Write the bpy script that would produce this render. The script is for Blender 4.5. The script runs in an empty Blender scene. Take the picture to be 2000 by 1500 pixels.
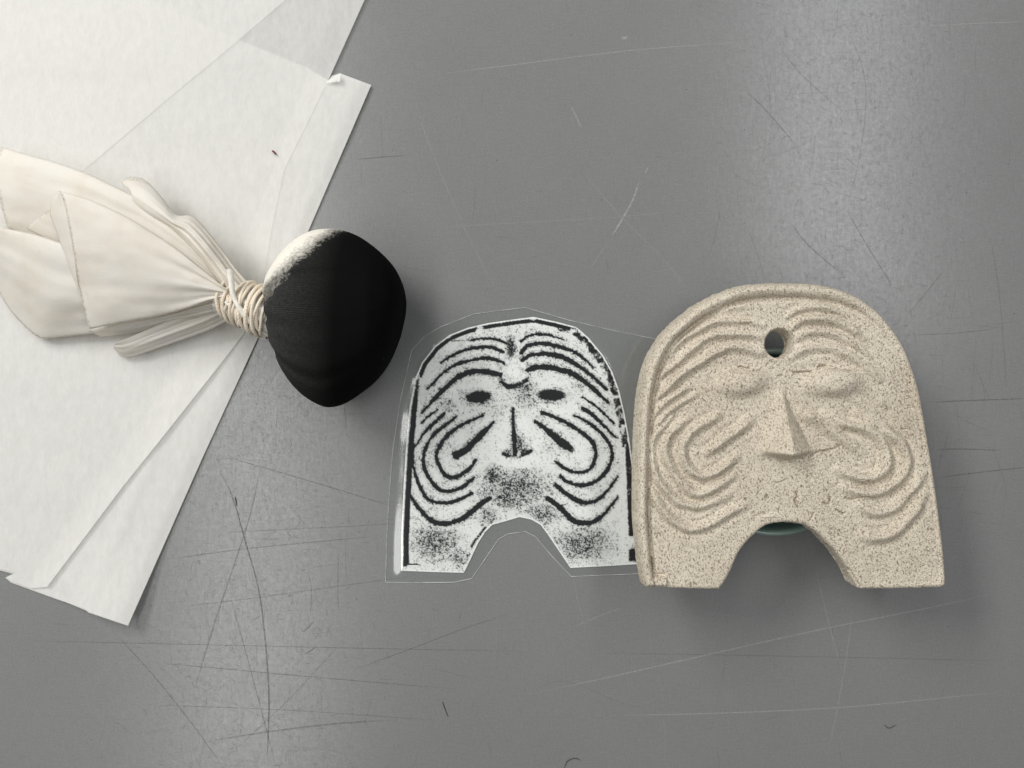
import bpy, bmesh, math, random
import numpy as np
from mathutils import Vector
from mathutils.geometry import delaunay_2d_cdt

random.seed(7)
RNG = np.random.default_rng(11)
sc = bpy.context.scene
COL = sc.collection

# ------------------------------------------------------------------ camera
H = 0.32                      # camera height over the table (m)
PXS = 0.0002                  # metres of table per photograph pixel
cam = bpy.data.cameras.new("camera")
cam.sensor_fit = 'HORIZONTAL'
cam.angle = 2 * math.atan(0.2 / H)
cam.clip_start = 0.01
cam.clip_end = 20
co = bpy.data.objects.new("camera", cam)
co.location = (0, 0, H)
COL.objects.link(co)
sc.camera = co

# ------------------------------------------------------------------ room light
w = bpy.data.worlds.new("World")
sc.world = w
w.use_nodes = True
w.node_tree.nodes["Background"].inputs[0].default_value = (0.97, 1.0, 1.0, 1)
w.node_tree.nodes["Background"].inputs[1].default_value = 0.15


def strip_light(name, x, y0, y1, z, width, watts, col):
    """a long area light running away from the viewer"""
    L = bpy.data.lights.new(name, 'AREA')
    L.shape = 'RECTANGLE'
    L.size = width
    L.size_y = abs(y1 - y0)
    L.energy = watts
    L.color = col
    o = bpy.data.objects.new(name, L)
    o.location = (x, (y0 + y1) / 2, z)
    COL.objects.link(o)
    return o


strip_light("ceiling_lamp_row", -0.70, -1.15, 1.25, 1.85, 0.32, 16.5, (1.0, 0.99, 0.97))
strip_light("ceiling_lamp_row", 0.86, 0.05, 2.20, 1.85, 0.34, 15.5, (0.98, 0.99, 1.0))
strip_light("added_falloff_light", -0.92, 0.45, 1.50, 0.98, 0.42, 27.0, (1.0, 0.99, 0.965))  # added light, no known source; gives slanting light and fall-off across the table

vs = sc.view_settings
vs.view_transform = 'Standard'
vs.look = 'None'
vs.exposure = 0.06
vs.gamma = 1.0
vs.use_curve_mapping = False
sc.render.engine = 'CYCLES'
sc.cycles.transparent_max_bounces = 24
sc.cycles.max_bounces = 10


# ------------------------------------------------------------------ helpers
def P(px, py, z=0.0):
    """photograph pixel at height z -> point in the place"""
    f = (H - z) / H
    return ((px - 1000) * PXS * f, (750 - py) * PXS * f, z)


def crm(pts, n):
    """Catmull-Rom through pts, resampled to n points by arc length"""
    p = np.asarray(pts, float)
    if len(p) < 3:
        t = np.linspace(0, 1, n)[:, None]
        return p[0] * (1 - t) + p[-1] * t
    q = np.vstack([2 * p[0] - p[1], p, 2 * p[-1] - p[-2]])
    out = []
    for i in range(1, len(q) - 2):
        t = np.linspace(0, 1, 14, endpoint=False)[:, None]
        a, b, c, d = q[i - 1], q[i], q[i + 1], q[i + 2]
        out.append(0.5 * (2 * b + (c - a) * t + (2 * a - 5 * b + 4 * c - d) * t ** 2 + (3 * b - a - 3 * c + d) * t ** 3))
    o = np.vstack(out + [p[-1:]])
    s = np.r_[0, np.cumsum(np.linalg.norm(np.diff(o, axis=0), axis=1))]
    u = np.linspace(0, s[-1], n)
    return np.stack([np.interp(u, s, o[:, k]) for k in range(o.shape[1])], 1)


def seg_dist(X, Y, pts, width=None):
    """distance to a polyline, and the parameter 0..1 of the nearest point"""
    d2 = np.full(X.shape, 1e18)
    tt = np.zeros(X.shape)
    n = len(pts) - 1
    for i in range(n):
        ax, ay = pts[i]
        bx, by = pts[i + 1]
        dx, dy = bx - ax, by - ay
        L2 = dx * dx + dy * dy + 1e-12
        t = np.clip(((X - ax) * dx + (Y - ay) * dy) / L2, 0, 1)
        e = (X - ax - t * dx) ** 2 + (Y - ay - t * dy) ** 2
        m = e < d2
        d2[m] = e[m]
        tt[m] = (i + t[m]) / n
    return np.sqrt(d2), tt


def inside(X, Y, poly):
    r = np.zeros(X.shape, bool)
    n = len(poly)
    j = n - 1
    for i in range(n):
        xi, yi = poly[i]
        xj, yj = poly[j]
        c = ((yi > Y) != (yj > Y)) & (X < (xj - xi) * (Y - yi) / (yj - yi + 1e-15) + xi)
        r ^= c
        j = i
    return r


def sdf(X, Y, poly):
    d, _ = seg_dist(X, Y, list(poly) + [poly[0]])
    return np.where(inside(X, Y, poly), -d, d)


def vnoise(X, Y, scale, seed):
    """smooth value noise in -1..1"""
    r = np.random.default_rng(seed)
    g = r.uniform(-1, 1, (256, 256))
    x = X / scale
    y = Y / scale
    xi = np.floor(x).astype(int)
    yi = np.floor(y).astype(int)
    fx = x - xi
    fy = y - yi
    fx = fx * fx * (3 - 2 * fx)
    fy = fy * fy * (3 - 2 * fy)
    a = g[xi % 256, yi % 256]
    b = g[(xi + 1) % 256, yi % 256]
    c = g[xi % 256, (yi + 1) % 256]
    d = g[(xi + 1) % 256, (yi + 1) % 256]
    return (a * (1 - fx) + b * fx) * (1 - fy) + (c * (1 - fx) + d * fx) * fy


def sstep(a, b, x):
    t = np.clip((x - a) / (b - a), 0, 1)
    return t * t * (3 - 2 * t)


def new_obj(name, me, mat=None, parent=None):
    o = bpy.data.objects.new(name, me)
    COL.objects.link(o)
    if mat:
        me.materials.append(mat)
    if parent:
        o.parent = parent
    return o


def mesh_np(name, verts, faces, smooth=True):
    """fast mesh from arrays; faces is an (n,3) or (n,4) array or a list of tuples"""
    me = bpy.data.meshes.new(name)
    v = np.asarray(verts, np.float32)
    if isinstance(faces, np.ndarray):
        k = faces.shape[1]
        me.vertices.add(len(v))
        me.vertices.foreach_set("co", v.ravel())
        me.loops.add(faces.size)
        me.loops.foreach_set("vertex_index", faces.astype(np.int32).ravel())
        me.polygons.add(len(faces))
        me.polygons.foreach_set("loop_start", np.arange(0, faces.size, k, dtype=np.int32))
        me.update(calc_edges=True)
        me.validate()
    else:
        me.from_pydata([tuple(map(float, a)) for a in v], [], [tuple(map(int, f)) for f in faces])
        me.update()
    if smooth:
        me.polygons.foreach_set("use_smooth", np.ones(len(me.polygons), bool))
    return me


def thing(name, label, cat, loc=(0, 0, 0), group=None):
    o = bpy.data.objects.new(name, None)
    o.empty_display_size = 0.01
    COL.objects.link(o)
    o["label"] = label
    o["category"] = cat
    if group:
        o["group"] = group
    return o


def tag(o, label, cat, group=None):
    o["label"] = label
    o["category"] = cat
    if group:
        o["group"] = group
    return o


def attr(me, name, vals):
    a = me.attributes.new(name, 'FLOAT', 'POINT')
    a.data.foreach_set("value", np.asarray(vals, np.float32))


# ---- node helpers
def mat(name):
    m = bpy.data.materials.new(name)
    m.use_nodes = True
    nt = m.node_tree
    nt.nodes.clear()
    out = nt.nodes.new("ShaderNodeOutputMaterial")
    return m, nt, out


def N(nt, kind, **kw):
    n = nt.nodes.new(kind)
    for k, v in kw.items():
        if k in n.inputs:
            n.inputs[k].default_value = v
        else:
            setattr(n, k, v)
    return n


def noise(nt, co_, scale, detail=2.0, rough=0.5, dist=0.0):
    n = N(nt, "ShaderNodeTexNoise", Scale=scale, Detail=detail, Roughness=rough, Distortion=dist)
    nt.links.new(co_, n.inputs["Vector"])
    return n.outputs["Fac"]


def ramp(nt, fac, stops):
    r = nt.nodes.new("ShaderNodeValToRGB")
    el = r.color_ramp.elements
    while len(el) < len(stops):
        el.new(0.5)
    for e, (p, c) in zip(el, stops):
        e.position = p
        e.color = c if len(c) == 4 else (*c, 1)
    nt.links.new(fac, r.inputs["Fac"])
    return r.outputs["Color"]


def mixc(nt, fac, a, b, mode='MIX'):
    n = nt.nodes.new("ShaderNodeMix")
    n.data_type = 'RGBA'
    n.blend_type = mode
    for sock, val in ((n.inputs[0], fac), (n.inputs[6], a), (n.inputs[7], b)):
        if hasattr(val, "is_linked"):
            nt.links.new(val, sock)
        elif isinstance(val, (tuple, list)):
            sock.default_value = (*val, 1) if len(val) == 3 else val
        else:
            sock.default_value = val
    return n.outputs[2]


def math_n(nt, op, a, b=0.0):
    n = N(nt, "ShaderNodeMath", operation=op)
    for sock, val in ((n.inputs[0], a), (n.inputs[1], b)):
        if hasattr(val, "is_linked"):
            nt.links.new(val, sock)
        else:
            sock.default_value = val
    return n.outputs[0]


def bump(nt, h, strength, dist, normal=None):
    b = N(nt, "ShaderNodeBump", Strength=strength, Distance=dist)
    nt.links.new(h, b.inputs["Height"])
    if normal is not None:
        nt.links.new(normal, b.inputs["Normal"])
    return b.outputs["Normal"]


def objco(nt):
    return nt.nodes.new("ShaderNodeTexCoord").outputs["Object"]


def stretch(nt, co_, s, rot=0.0):
    m = nt.nodes.new("ShaderNodeMapping")
    m.inputs["Scale"].default_value = s
    m.inputs["Rotation"].default_value = (0, 0, rot)
    nt.links.new(co_, m.inputs["Vector"])
    return m.outputs["Vector"]


def principled(nt, out, **kw):
    b = nt.nodes.new("ShaderNodeBsdfPrincipled")
    for k, v in kw.items():
        s = b.inputs[k]
        if hasattr(v, "is_linked"):
            nt.links.new(v, s)
        else:
            s.default_value = v
    if out is not None:
        nt.links.new(b.outputs[0], out.inputs["Surface"])
    return b


# ------------------------------------------------------------------ materials
def m_table():
    m, nt, out = mat("grey_table_sheet")
    c = objco(nt)
    blot = noise(nt, c, 9, 3, 0.55)
    grain = noise(nt, c, 1400, 2, 0.6)
    weave_x = noise(nt, stretch(nt, c, (160, 5000, 1)), 1.0, 1, 0.5)
    weave_y = noise(nt, stretch(nt, c, (5000, 160, 1)), 1.0, 1, 0.5)
    wv = math_n(nt, 'MULTIPLY', math_n(nt, 'ADD', weave_x, weave_y), 0.5)
    base = ramp(nt, blot, [(0.25, (0.184, 0.188, 0.185)), (0.75, (0.213, 0.216, 0.212))])
    base = mixc(nt, 0.10, base, ramp(nt, wv, [(0.35, (0.10, 0.10, 0.10)), (0.65, (0.34, 0.34, 0.34))]))
    base = mixc(nt, 0.07, base, ramp(nt, grain, [(0.35, (0.05, 0.05, 0.05)), (0.65, (0.42, 0.42, 0.42))]))
    wear = noise(nt, c, 55, 5, 0.7)
    fine = noise(nt, c, 420, 3, 0.65)
    rgh = math_n(nt, 'ADD', math_n(nt, 'MULTIPLY', wear, 0.10), math_n(nt, 'ADD', math_n(nt, 'MULTIPLY', fine, 0.08), 0.13))
    craze = noise(nt, c, 620, 5, 0.75, 0.6)
    rub = noise(nt, stretch(nt, c, (1.0, 0.08, 1.0), 0.12), 1500, 3, 0.6)
    spc = ramp(nt, math_n(nt, 'ADD', math_n(nt, 'MULTIPLY', craze, 0.7), math_n(nt, 'MULTIPLY', rub, 0.3)), [(0.36, (0.18,) * 3), (0.68, (0.62,) * 3)])
    nrm = bump(nt, grain, 0.10, 0.0001)
    nrm = bump(nt, fine, 0.10, 0.0002, nrm)
    principled(nt, out, **{"Base Color": base, "Roughness": rgh, "Normal": nrm, "Specular IOR Level": spc})
    return m


def m_scratch(name, col, alpha, rough, spec):
    m, nt, out = mat(name)
    c = objco(nt)
    br = noise(nt, c, 900, 3, 0.7)
    p = principled(nt, None, **{"Base Color": (*col, 1), "Roughness": rough, "Specular IOR Level": spec})
    t = nt.nodes.new("ShaderNodeBsdfTransparent")
    a = N(nt, "ShaderNodeAttribute", attribute_name="depth").outputs["Fac"]
    f = math_n(nt, 'MULTIPLY', math_n(nt, 'MULTIPLY', a, alpha), ramp(nt, br, [(0.30, (0.25,) * 3), (0.62, (1, 1, 1))]))
    mx = nt.nodes.new("ShaderNodeMixShader")
    nt.links.new(f, mx.inputs[0])
    nt.links.new(t.outputs[0], mx.inputs[1])
    nt.links.new(p.outputs[0], mx.inputs[2])
    nt.links.new(mx.outputs[0], out.inputs["Surface"])
    return m


def m_tissue():
    m, nt, out = mat("thin_fibrous_paper")
    c = objco(nt)
    cl = stretch(nt, c, (1, 0.45, 1), math.radians(-25))
    cloud = noise(nt, cl, 420, 4, 0.65)
    soft = noise(nt, c, 60, 3, 0.6)
    fib = noise(nt, stretch(nt, c, (1, 0.12, 1), math.radians(-25)), 2200, 2, 0.6)
    col = mixc(nt, soft, (0.905, 0.893, 0.855), (0.875, 0.865, 0.835))
    d = nt.nodes.new("ShaderNodeBsdfDiffuse")
    nrm = bump(nt, cloud, 0.25, 0.0004)
    nrm = bump(nt, fib, 0.2, 0.0001, nrm)
    nt.links.new(col, d.inputs["Color"])
    nt.links.new(nrm, d.inputs["Normal"])
    tl = nt.nodes.new("ShaderNodeBsdfTranslucent")
    nt.links.new(col, tl.inputs["Color"])
    m1 = N(nt, "ShaderNodeMixShader")
    m1.inputs[0].default_value = 0.16
    nt.links.new(d.outputs[0], m1.inputs[1])
    nt.links.new(tl.outputs[0], m1.inputs[2])
    tr = nt.nodes.new("ShaderNodeBsdfTransparent")
    f = math_n(nt, 'ADD', math_n(nt, 'MULTIPLY', cloud, 0.28), 0.52)
    m2 = nt.nodes.new("ShaderNodeMixShader")
    nt.links.new(f, m2.inputs[0])
    nt.links.new(tr.outputs[0], m2.inputs[1])
    nt.links.new(m1.outputs[0], m2.inputs[2])
    nt.links.new(m2.outputs[0], out.inputs["Surface"])
    return m


def m_satin():
    m, nt, out = mat("white_satin_cloth")
    c = objco(nt)
    uv = nt.nodes.new("ShaderNodeTexCoord").outputs["UV"]
    wv = N(nt, "ShaderNodeTexWave", wave_type='BANDS', bands_direction='Y', Scale=30.0, Distortion=1.2, Detail=1.0)
    nt.links.new(uv, wv.inputs["Vector"])
    wv.inputs["Detail Scale"].default_value = 4
    soil = noise(nt, c, 70, 4, 0.6)
    spot = noise(nt, c, 1500, 1, 0.5)
    col = ramp(nt, soil, [(0.30, (0.90, 0.89, 0.87)), (0.50, (0.885, 0.862, 0.82)), (0.75, (0.82, 0.775, 0.71))])
    sp = ramp(nt, spot, [(0.73, (1, 1, 1)), (0.80, (0.45, 0.43, 0.40))])
    col = mixc(nt, 0.5, col, sp, 'MULTIPLY')
    w1 = noise(nt, stretch(nt, uv, (20, 420, 1)), 1.0, 2, 0.5)
    w2 = noise(nt, stretch(nt, uv, (420, 20, 1)), 1.0, 2, 0.5)
    wm = math_n(nt, 'MULTIPLY', math_n(nt, 'ADD', w1, w2), 0.5)
    col = mixc(nt, 0.55, col, ramp(nt, wm, [(0.38, (0.90, 0.885, 0.86)), (0.60, (1, 1, 1))]), 'MULTIPLY')
    sep = nt.nodes.new("ShaderNodeSeparateXYZ")
    nt.links.new(uv, sep.inputs[0])
    eu = ramp(nt, sep.outputs["X"], [(0.004, (1, 1, 1)), (0.016, (0, 0, 0))])
    ev = ramp(nt, sep.outputs["Y"], [(0.970, (0, 0, 0)), (0.996, (1, 1, 1))])
    ed_ = math_n(nt, 'MULTIPLY', math_n(nt, 'MAXIMUM', eu, math_n(nt, 'MULTIPLY', ev, 0.6)), ramp(nt, noise(nt, c, 900, 2, 0.6), [(0.46, (0, 0, 0)), (0.64, (0.55,) * 3)]))
    col = mixc(nt, ed_, col, (0.20, 0.17, 0.14))
    wr = noise(nt, stretch(nt, uv, (5, 34, 1)), 1.0, 4, 0.6, 0.5)
    nrm = bump(nt, wv.outputs["Fac"], 0.10, 0.0001)
    nrm = bump(nt, wr, 0.06, 0.0012, nrm)
    nrm = bump(nt, noise(nt, c, 2600, 1, 0.5), 0.10, 0.00008, nrm)
    p = principled(nt, None, **{"Base Color": col, "Roughness": 0.50, "Normal": nrm, "Specular IOR Level": 0.40,
                                "Sheen Weight": 0.25, "Sheen Roughness": 0.35})
    tl = nt.nodes.new("ShaderNodeBsdfTranslucent")
    tl.inputs[0].default_value = (0.90, 0.84, 0.72, 1)
    m1 = nt.nodes.new("ShaderNodeMixShader")
    m1.inputs[0].default_value = 0.34
    nt.links.new(p.outputs[0], m1.inputs[1])
    nt.links.new(tl.outputs[0], m1.inputs[2])
    trn = nt.nodes.new("ShaderNodeBsdfTransparent")
    trn.inputs[0].default_value = (1.0, 0.98, 0.94, 1)
    m4 = nt.nodes.new("ShaderNodeMixShader")
    m4.inputs[0].default_value = 0.10
    nt.links.new(m1.outputs[0], m4.inputs[1])
    nt.links.new(trn.outputs[0], m4.inputs[2])
    nt.links.new(m4.outputs[0], out.inputs["Surface"])
    return m


def m_inked():
    m, nt, out = mat("ink_stained_cloth")
    c = objco(nt)
    a = N(nt, "ShaderNodeAttribute", attribute_name="ink").outputs["Fac"]
    nz = noise(nt, c, 900, 4, 0.7)
    nz2 = noise(nt, c, 130, 3, 0.6)
    f = math_n(nt, 'ADD', a, math_n(nt, 'MULTIPLY', math_n(nt, 'SUBTRACT', nz, 0.5), 0.70))
    f = math_n(nt, 'ADD', f, math_n(nt, 'MULTIPLY', math_n(nt, 'SUBTRACT', nz2, 0.5), 0.25))
    uv = nt.nodes.new("ShaderNodeTexCoord").outputs["UV"]
    wv = N(nt, "ShaderNodeTexWave", wave_type='BANDS', bands_direction='Y', Scale=105.0, Distortion=0.4, Detail=2.0)
    nt.links.new(uv, wv.inputs["Vector"])
    thread = math_n(nt, 'MULTIPLY', math_n(nt, 'ADD', math_n(nt, 'MULTIPLY', wv.outputs["Fac"], 0.5), 0.5), noise(nt, c, 1100, 3, 0.6))
    dark = mixc(nt, thread, (0.010, 0.010, 0.010), (0.085, 0.085, 0.082))
    deep = N(nt, "ShaderNodeAttribute", attribute_name="deep").outputs["Fac"]
    dark = mixc(nt, deep, dark, (0.0045, 0.0045, 0.0045))  # light caught by the weave is painted in: greyer where this is low
    col = mixc(nt, ramp(nt, f, [(0.16, (0, 0, 0)), (0.60, (1, 1, 1))]), (0.80, 0.765, 0.68), dark)
    nrm = bump(nt, wv.outputs["Fac"], 0.25, 0.00012)
    nrm = bump(nt, nz2, 0.2, 0.0008, nrm)
    principled(nt, out, **{"Base Color": col, "Roughness": 0.95, "Normal": nrm, "Specular IOR Level": 0.04})
    return m


def m_string(name, c1, c2):
    m, nt, out = mat(name)
    c = objco(nt)
    uv = nt.nodes.new("ShaderNodeTexCoord").outputs["UV"]
    wv = N(nt, "ShaderNodeTexWave", wave_type='BANDS', bands_direction='DIAGONAL', Scale=1.0, Distortion=0.3)
    nt.links.new(uv, wv.inputs["Vector"])
    f = noise(nt, c, 240, 3, 0.6)
    col = mixc(nt, f, c1, c2)
    nrm = bump(nt, wv.outputs["Fac"], 0.20, 0.0003)
    principled(nt, out, **{"Base Color": col, "Roughness": 0.75, "Normal": nrm, "Specular IOR Level": 0.25,
                           "Sheen Weight": 0.2})
    return m


def m_clay():
    m, nt, out = mat("speckled_bisque_clay")
    c = objco(nt)
    soft = noise(nt, c, 38, 4, 0.6)
    base = ramp(nt, soft, [(0.25, (0.615, 0.545, 0.435)), (0.60, (0.705, 0.637, 0.525)), (0.85, (0.765, 0.70, 0.585))])
    warp = N(nt, "ShaderNodeTexNoise", Scale=300.0, Detail=2.0)
    nt.links.new(c, warp.inputs["Vector"])
    cw = mixc(nt, 0.0012, c, warp.outputs["Color"], 'ADD')
    s1 = noise(nt, cw, 2500, 1.5, 0.55)
    s2 = noise(nt, stretch(nt, cw, (1.0, 0.55, 1.0), 0.6), 1750, 1.5, 0.6)
    dens = noise(nt, c, 60, 3, 0.6)
    thr = math_n(nt, 'ADD', s1, math_n(nt, 'MULTIPLY', math_n(nt, 'SUBTRACT', dens, 0.5), 0.20))
    k1 = ramp(nt, thr, [(0.525, (0, 0, 0)), (0.60, (1, 1, 1))])
    k2 = ramp(nt, s2, [(0.585, (0, 0, 0)), (0.645, (1, 1, 1))])
    col = mixc(nt, math_n(nt, 'MULTIPLY', k1, 0.66), base, (0.20, 0.145, 0.098))
    col = mixc(nt, math_n(nt, 'MULTIPLY', k2, 0.70), col, (0.13, 0.085, 0.05))
    dust = noise(nt, c, 1700, 2, 0.6)
    col = mixc(nt, ramp(nt, dust, [(0.60, (0, 0, 0)), (0.72, (0.45,) * 3)]), col, (0.74, 0.68, 0.58))
    pits = math_n(nt, 'SUBTRACT', noise(nt, c, 800, 4, 0.7), math_n(nt, 'MULTIPLY', k2, 0.5))
    nrm = bump(nt, pits, 0.45, 0.0004)
    nrm = bump(nt, noise(nt, c, 170, 3, 0.6), 0.22, 0.0009, nrm)
    principled(nt, out, **{"Base Color": col, "Roughness": 0.92, "Normal": nrm, "Specular IOR Level": 0.15})
    return m


def m_celadon():
    m, nt, out = mat("pale_green_glass")
    principled(nt, out, **{"Base Color": (0.36, 0.50, 0.45, 1), "Roughness": 0.12, "IOR": 1.5,
                           "Transmission Weight": 0.55, "Specular IOR Level": 0.5})
    return m


def m_print():
    m, nt, out = mat("photocopied_face_print")
    a = N(nt, "ShaderNodeAttribute", attribute_name="ink").outputs["Fac"]
    col = mixc(nt, a, (0.87, 0.88, 0.86), (0.006, 0.006, 0.008))
    principled(nt, out, **{"Base Color": col, "Roughness": 0.8, "Specular IOR Level": 0.2})
    return m


def m_film(milk):
    m, nt, out = mat("clear_laminating_film")
    c = objco(nt)
    g = N(nt, "ShaderNodeBsdfGlossy", Roughness=0.10)
    g.inputs["Color"].default_value = (1, 1, 1, 1)
    nrm = bump(nt, noise(nt, c, 90, 2, 0.5), 0.05, 0.001)
    nt.links.new(nrm, g.inputs["Normal"])
    t = nt.nodes.new("ShaderNodeBsdfTransparent")
    t.inputs[0].default_value = (0.97, 0.975, 0.97, 1)
    ge = nt.nodes.new("ShaderNodeNewGeometry")
    dp = N(nt, "ShaderNodeVectorMath", operation='DOT_PRODUCT')
    nt.links.new(ge.outputs["Incoming"], dp.inputs[0])
    nt.links.new(ge.outputs["Normal"], dp.inputs[1])
    sch = math_n(nt, 'POWER', math_n(nt, 'SUBTRACT', 1.0, math_n(nt, 'ABSOLUTE', dp.outputs["Value"])), 5.0)
    fres = math_n(nt, 'ADD', math_n(nt, 'MULTIPLY', sch, 0.94), 0.06)
    mx = nt.nodes.new("ShaderNodeMixShader")
    nt.links.new(fres, mx.inputs[0])
    nt.links.new(t.outputs[0], mx.inputs[1])
    nt.links.new(g.outputs[0], mx.inputs[2])
    df = nt.nodes.new("ShaderNodeBsdfDiffuse")
    df.inputs[0].default_value = (0.85, 0.86, 0.85, 1)
    m3 = N(nt, "ShaderNodeMixShader")
    m3.inputs[0].default_value = milk
    nt.links.new(mx.outputs[0], m3.inputs[1])
    nt.links.new(df.outputs[0], m3.inputs[2])
    nt.links.new(m3.outputs[0], out.inputs["Surface"])
    return m


def m_film_edge():
    m, nt, out = mat("cut_film_edge")
    c = objco(nt)
    p = principled(nt, None, **{"Base Color": (0.80, 0.82, 0.80, 1), "Roughness": 0.25})
    t = nt.nodes.new("ShaderNodeBsdfTransparent")
    f = ramp(nt, noise(nt, c, 160, 3, 0.6), [(0.35, (0.22,) * 3), (0.68, (0.8,) * 3)])
    mx = nt.nodes.new("ShaderNodeMixShader")
    nt.links.new(f, mx.inputs[0])
    nt.links.new(t.outputs[0], mx.inputs[1])
    nt.links.new(p.outputs[0], mx.inputs[2])
    nt.links.new(mx.outputs[0], out.inputs["Surface"])
    return m


def m_plain(name, col, rough=0.8):
    m, nt, out = mat(name)
    c = objco(nt)
    v = mixc(nt, noise(nt, c, 700, 2, 0.5), tuple(x * 0.8 for x in col), tuple(min(1, x * 1.15) for x in col))
    principled(nt, out, **{"Base Color": v, "Roughness": rough, "Specular IOR Level": 0.2})
    return m


M_TABLE = m_table()
M_DARK = m_scratch("dull_scratch", (0.155, 0.155, 0.150), 0.55, 0.95, 0.0)
M_PALE = m_scratch("pale_scratch", (0.50, 0.51, 0.49), 0.62, 0.6, 0.2)
M_TISSUE = m_tissue()
M_SATIN = m_satin()
M_INK = m_inked()
M_STRING = m_string("cream_string", (0.84, 0.78, 0.66), (0.70, 0.58, 0.45))
M_THREAD = m_plain("pale_thread", (0.82, 0.79, 0.72))
M_CLAY = m_clay()
M_DISH = m_celadon()
M_PRINT = m_print()
M_FILM = m_film(0.008)
M_FILM_BACK = m_film(0.05)
M_FEDGE = m_film_edge()


# ------------------------------------------------------------------ table
def build_table():
    bm = bmesh.new()
    bmesh.ops.create_grid(bm, x_segments=2, y_segments=2, size=0.5)
    bmesh.ops.scale(bm, vec=(1.3, 1.0, 1), verts=bm.verts)
    r = bmesh.ops.extrude_face_region(bm, geom=bm.faces[:])
    vs_ = [g for g in r["geom"] if isinstance(g, bmesh.types.BMVert)]
    bmesh.ops.translate(bm, vec=(0, 0, -0.025), verts=vs_)
    bmesh.ops.recalc_face_normals(bm, faces=bm.faces)
    me = bpy.data.meshes.new("table_top")
    bm.to_mesh(me)
    bm.free()
    o = new_obj("table_top", me, M_TABLE)
    o["kind"] = "structure"
    o["label"] = "worn grey work surface covered in fine scratches"
    return o


table = build_table()


def ribbons(name, lines, material, z, parent):
    """each line: (points in pixels, width m, depth 0..1); flat strips tapering to both ends"""
    V, F, D = [], [], []
    for pts, wd, dep in lines:
        q = np.array([P(a, b)[:2] for a, b in pts])
        t = np.gradient(q, axis=0)
        t /= np.linalg.norm(t, axis=1)[:, None] + 1e-12
        nrm = np.stack([-t[:, 1], t[:, 0]], 1)
        n = len(q)
        k = np.linspace(0, 1, n)
        taper = np.clip(np.minimum(k, 1 - k) * 6, 0.15, 1)[:, None] * wd / 2
        i0 = len(V)
        for a, b in zip(q + nrm * taper, q - nrm * taper):
            V.append((a[0], a[1], z))
            V.append((b[0], b[1], z))
        fade = np.clip(np.minimum(k, 1 - k) * 5, 0.0, 1)
        for f in fade:
            D += [dep * f, dep * f]
        for i in range(n - 1):
            a = i0 + 2 * i
            F.append((a, a + 1, a + 3, a + 2))
    me = mesh_np(name, np.array(V), np.array(F), smooth=False)
    attr(me, "depth", D)
    o = new_obj(name, me, material, parent)
    o["kind"] = "stuff"
    return o


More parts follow.
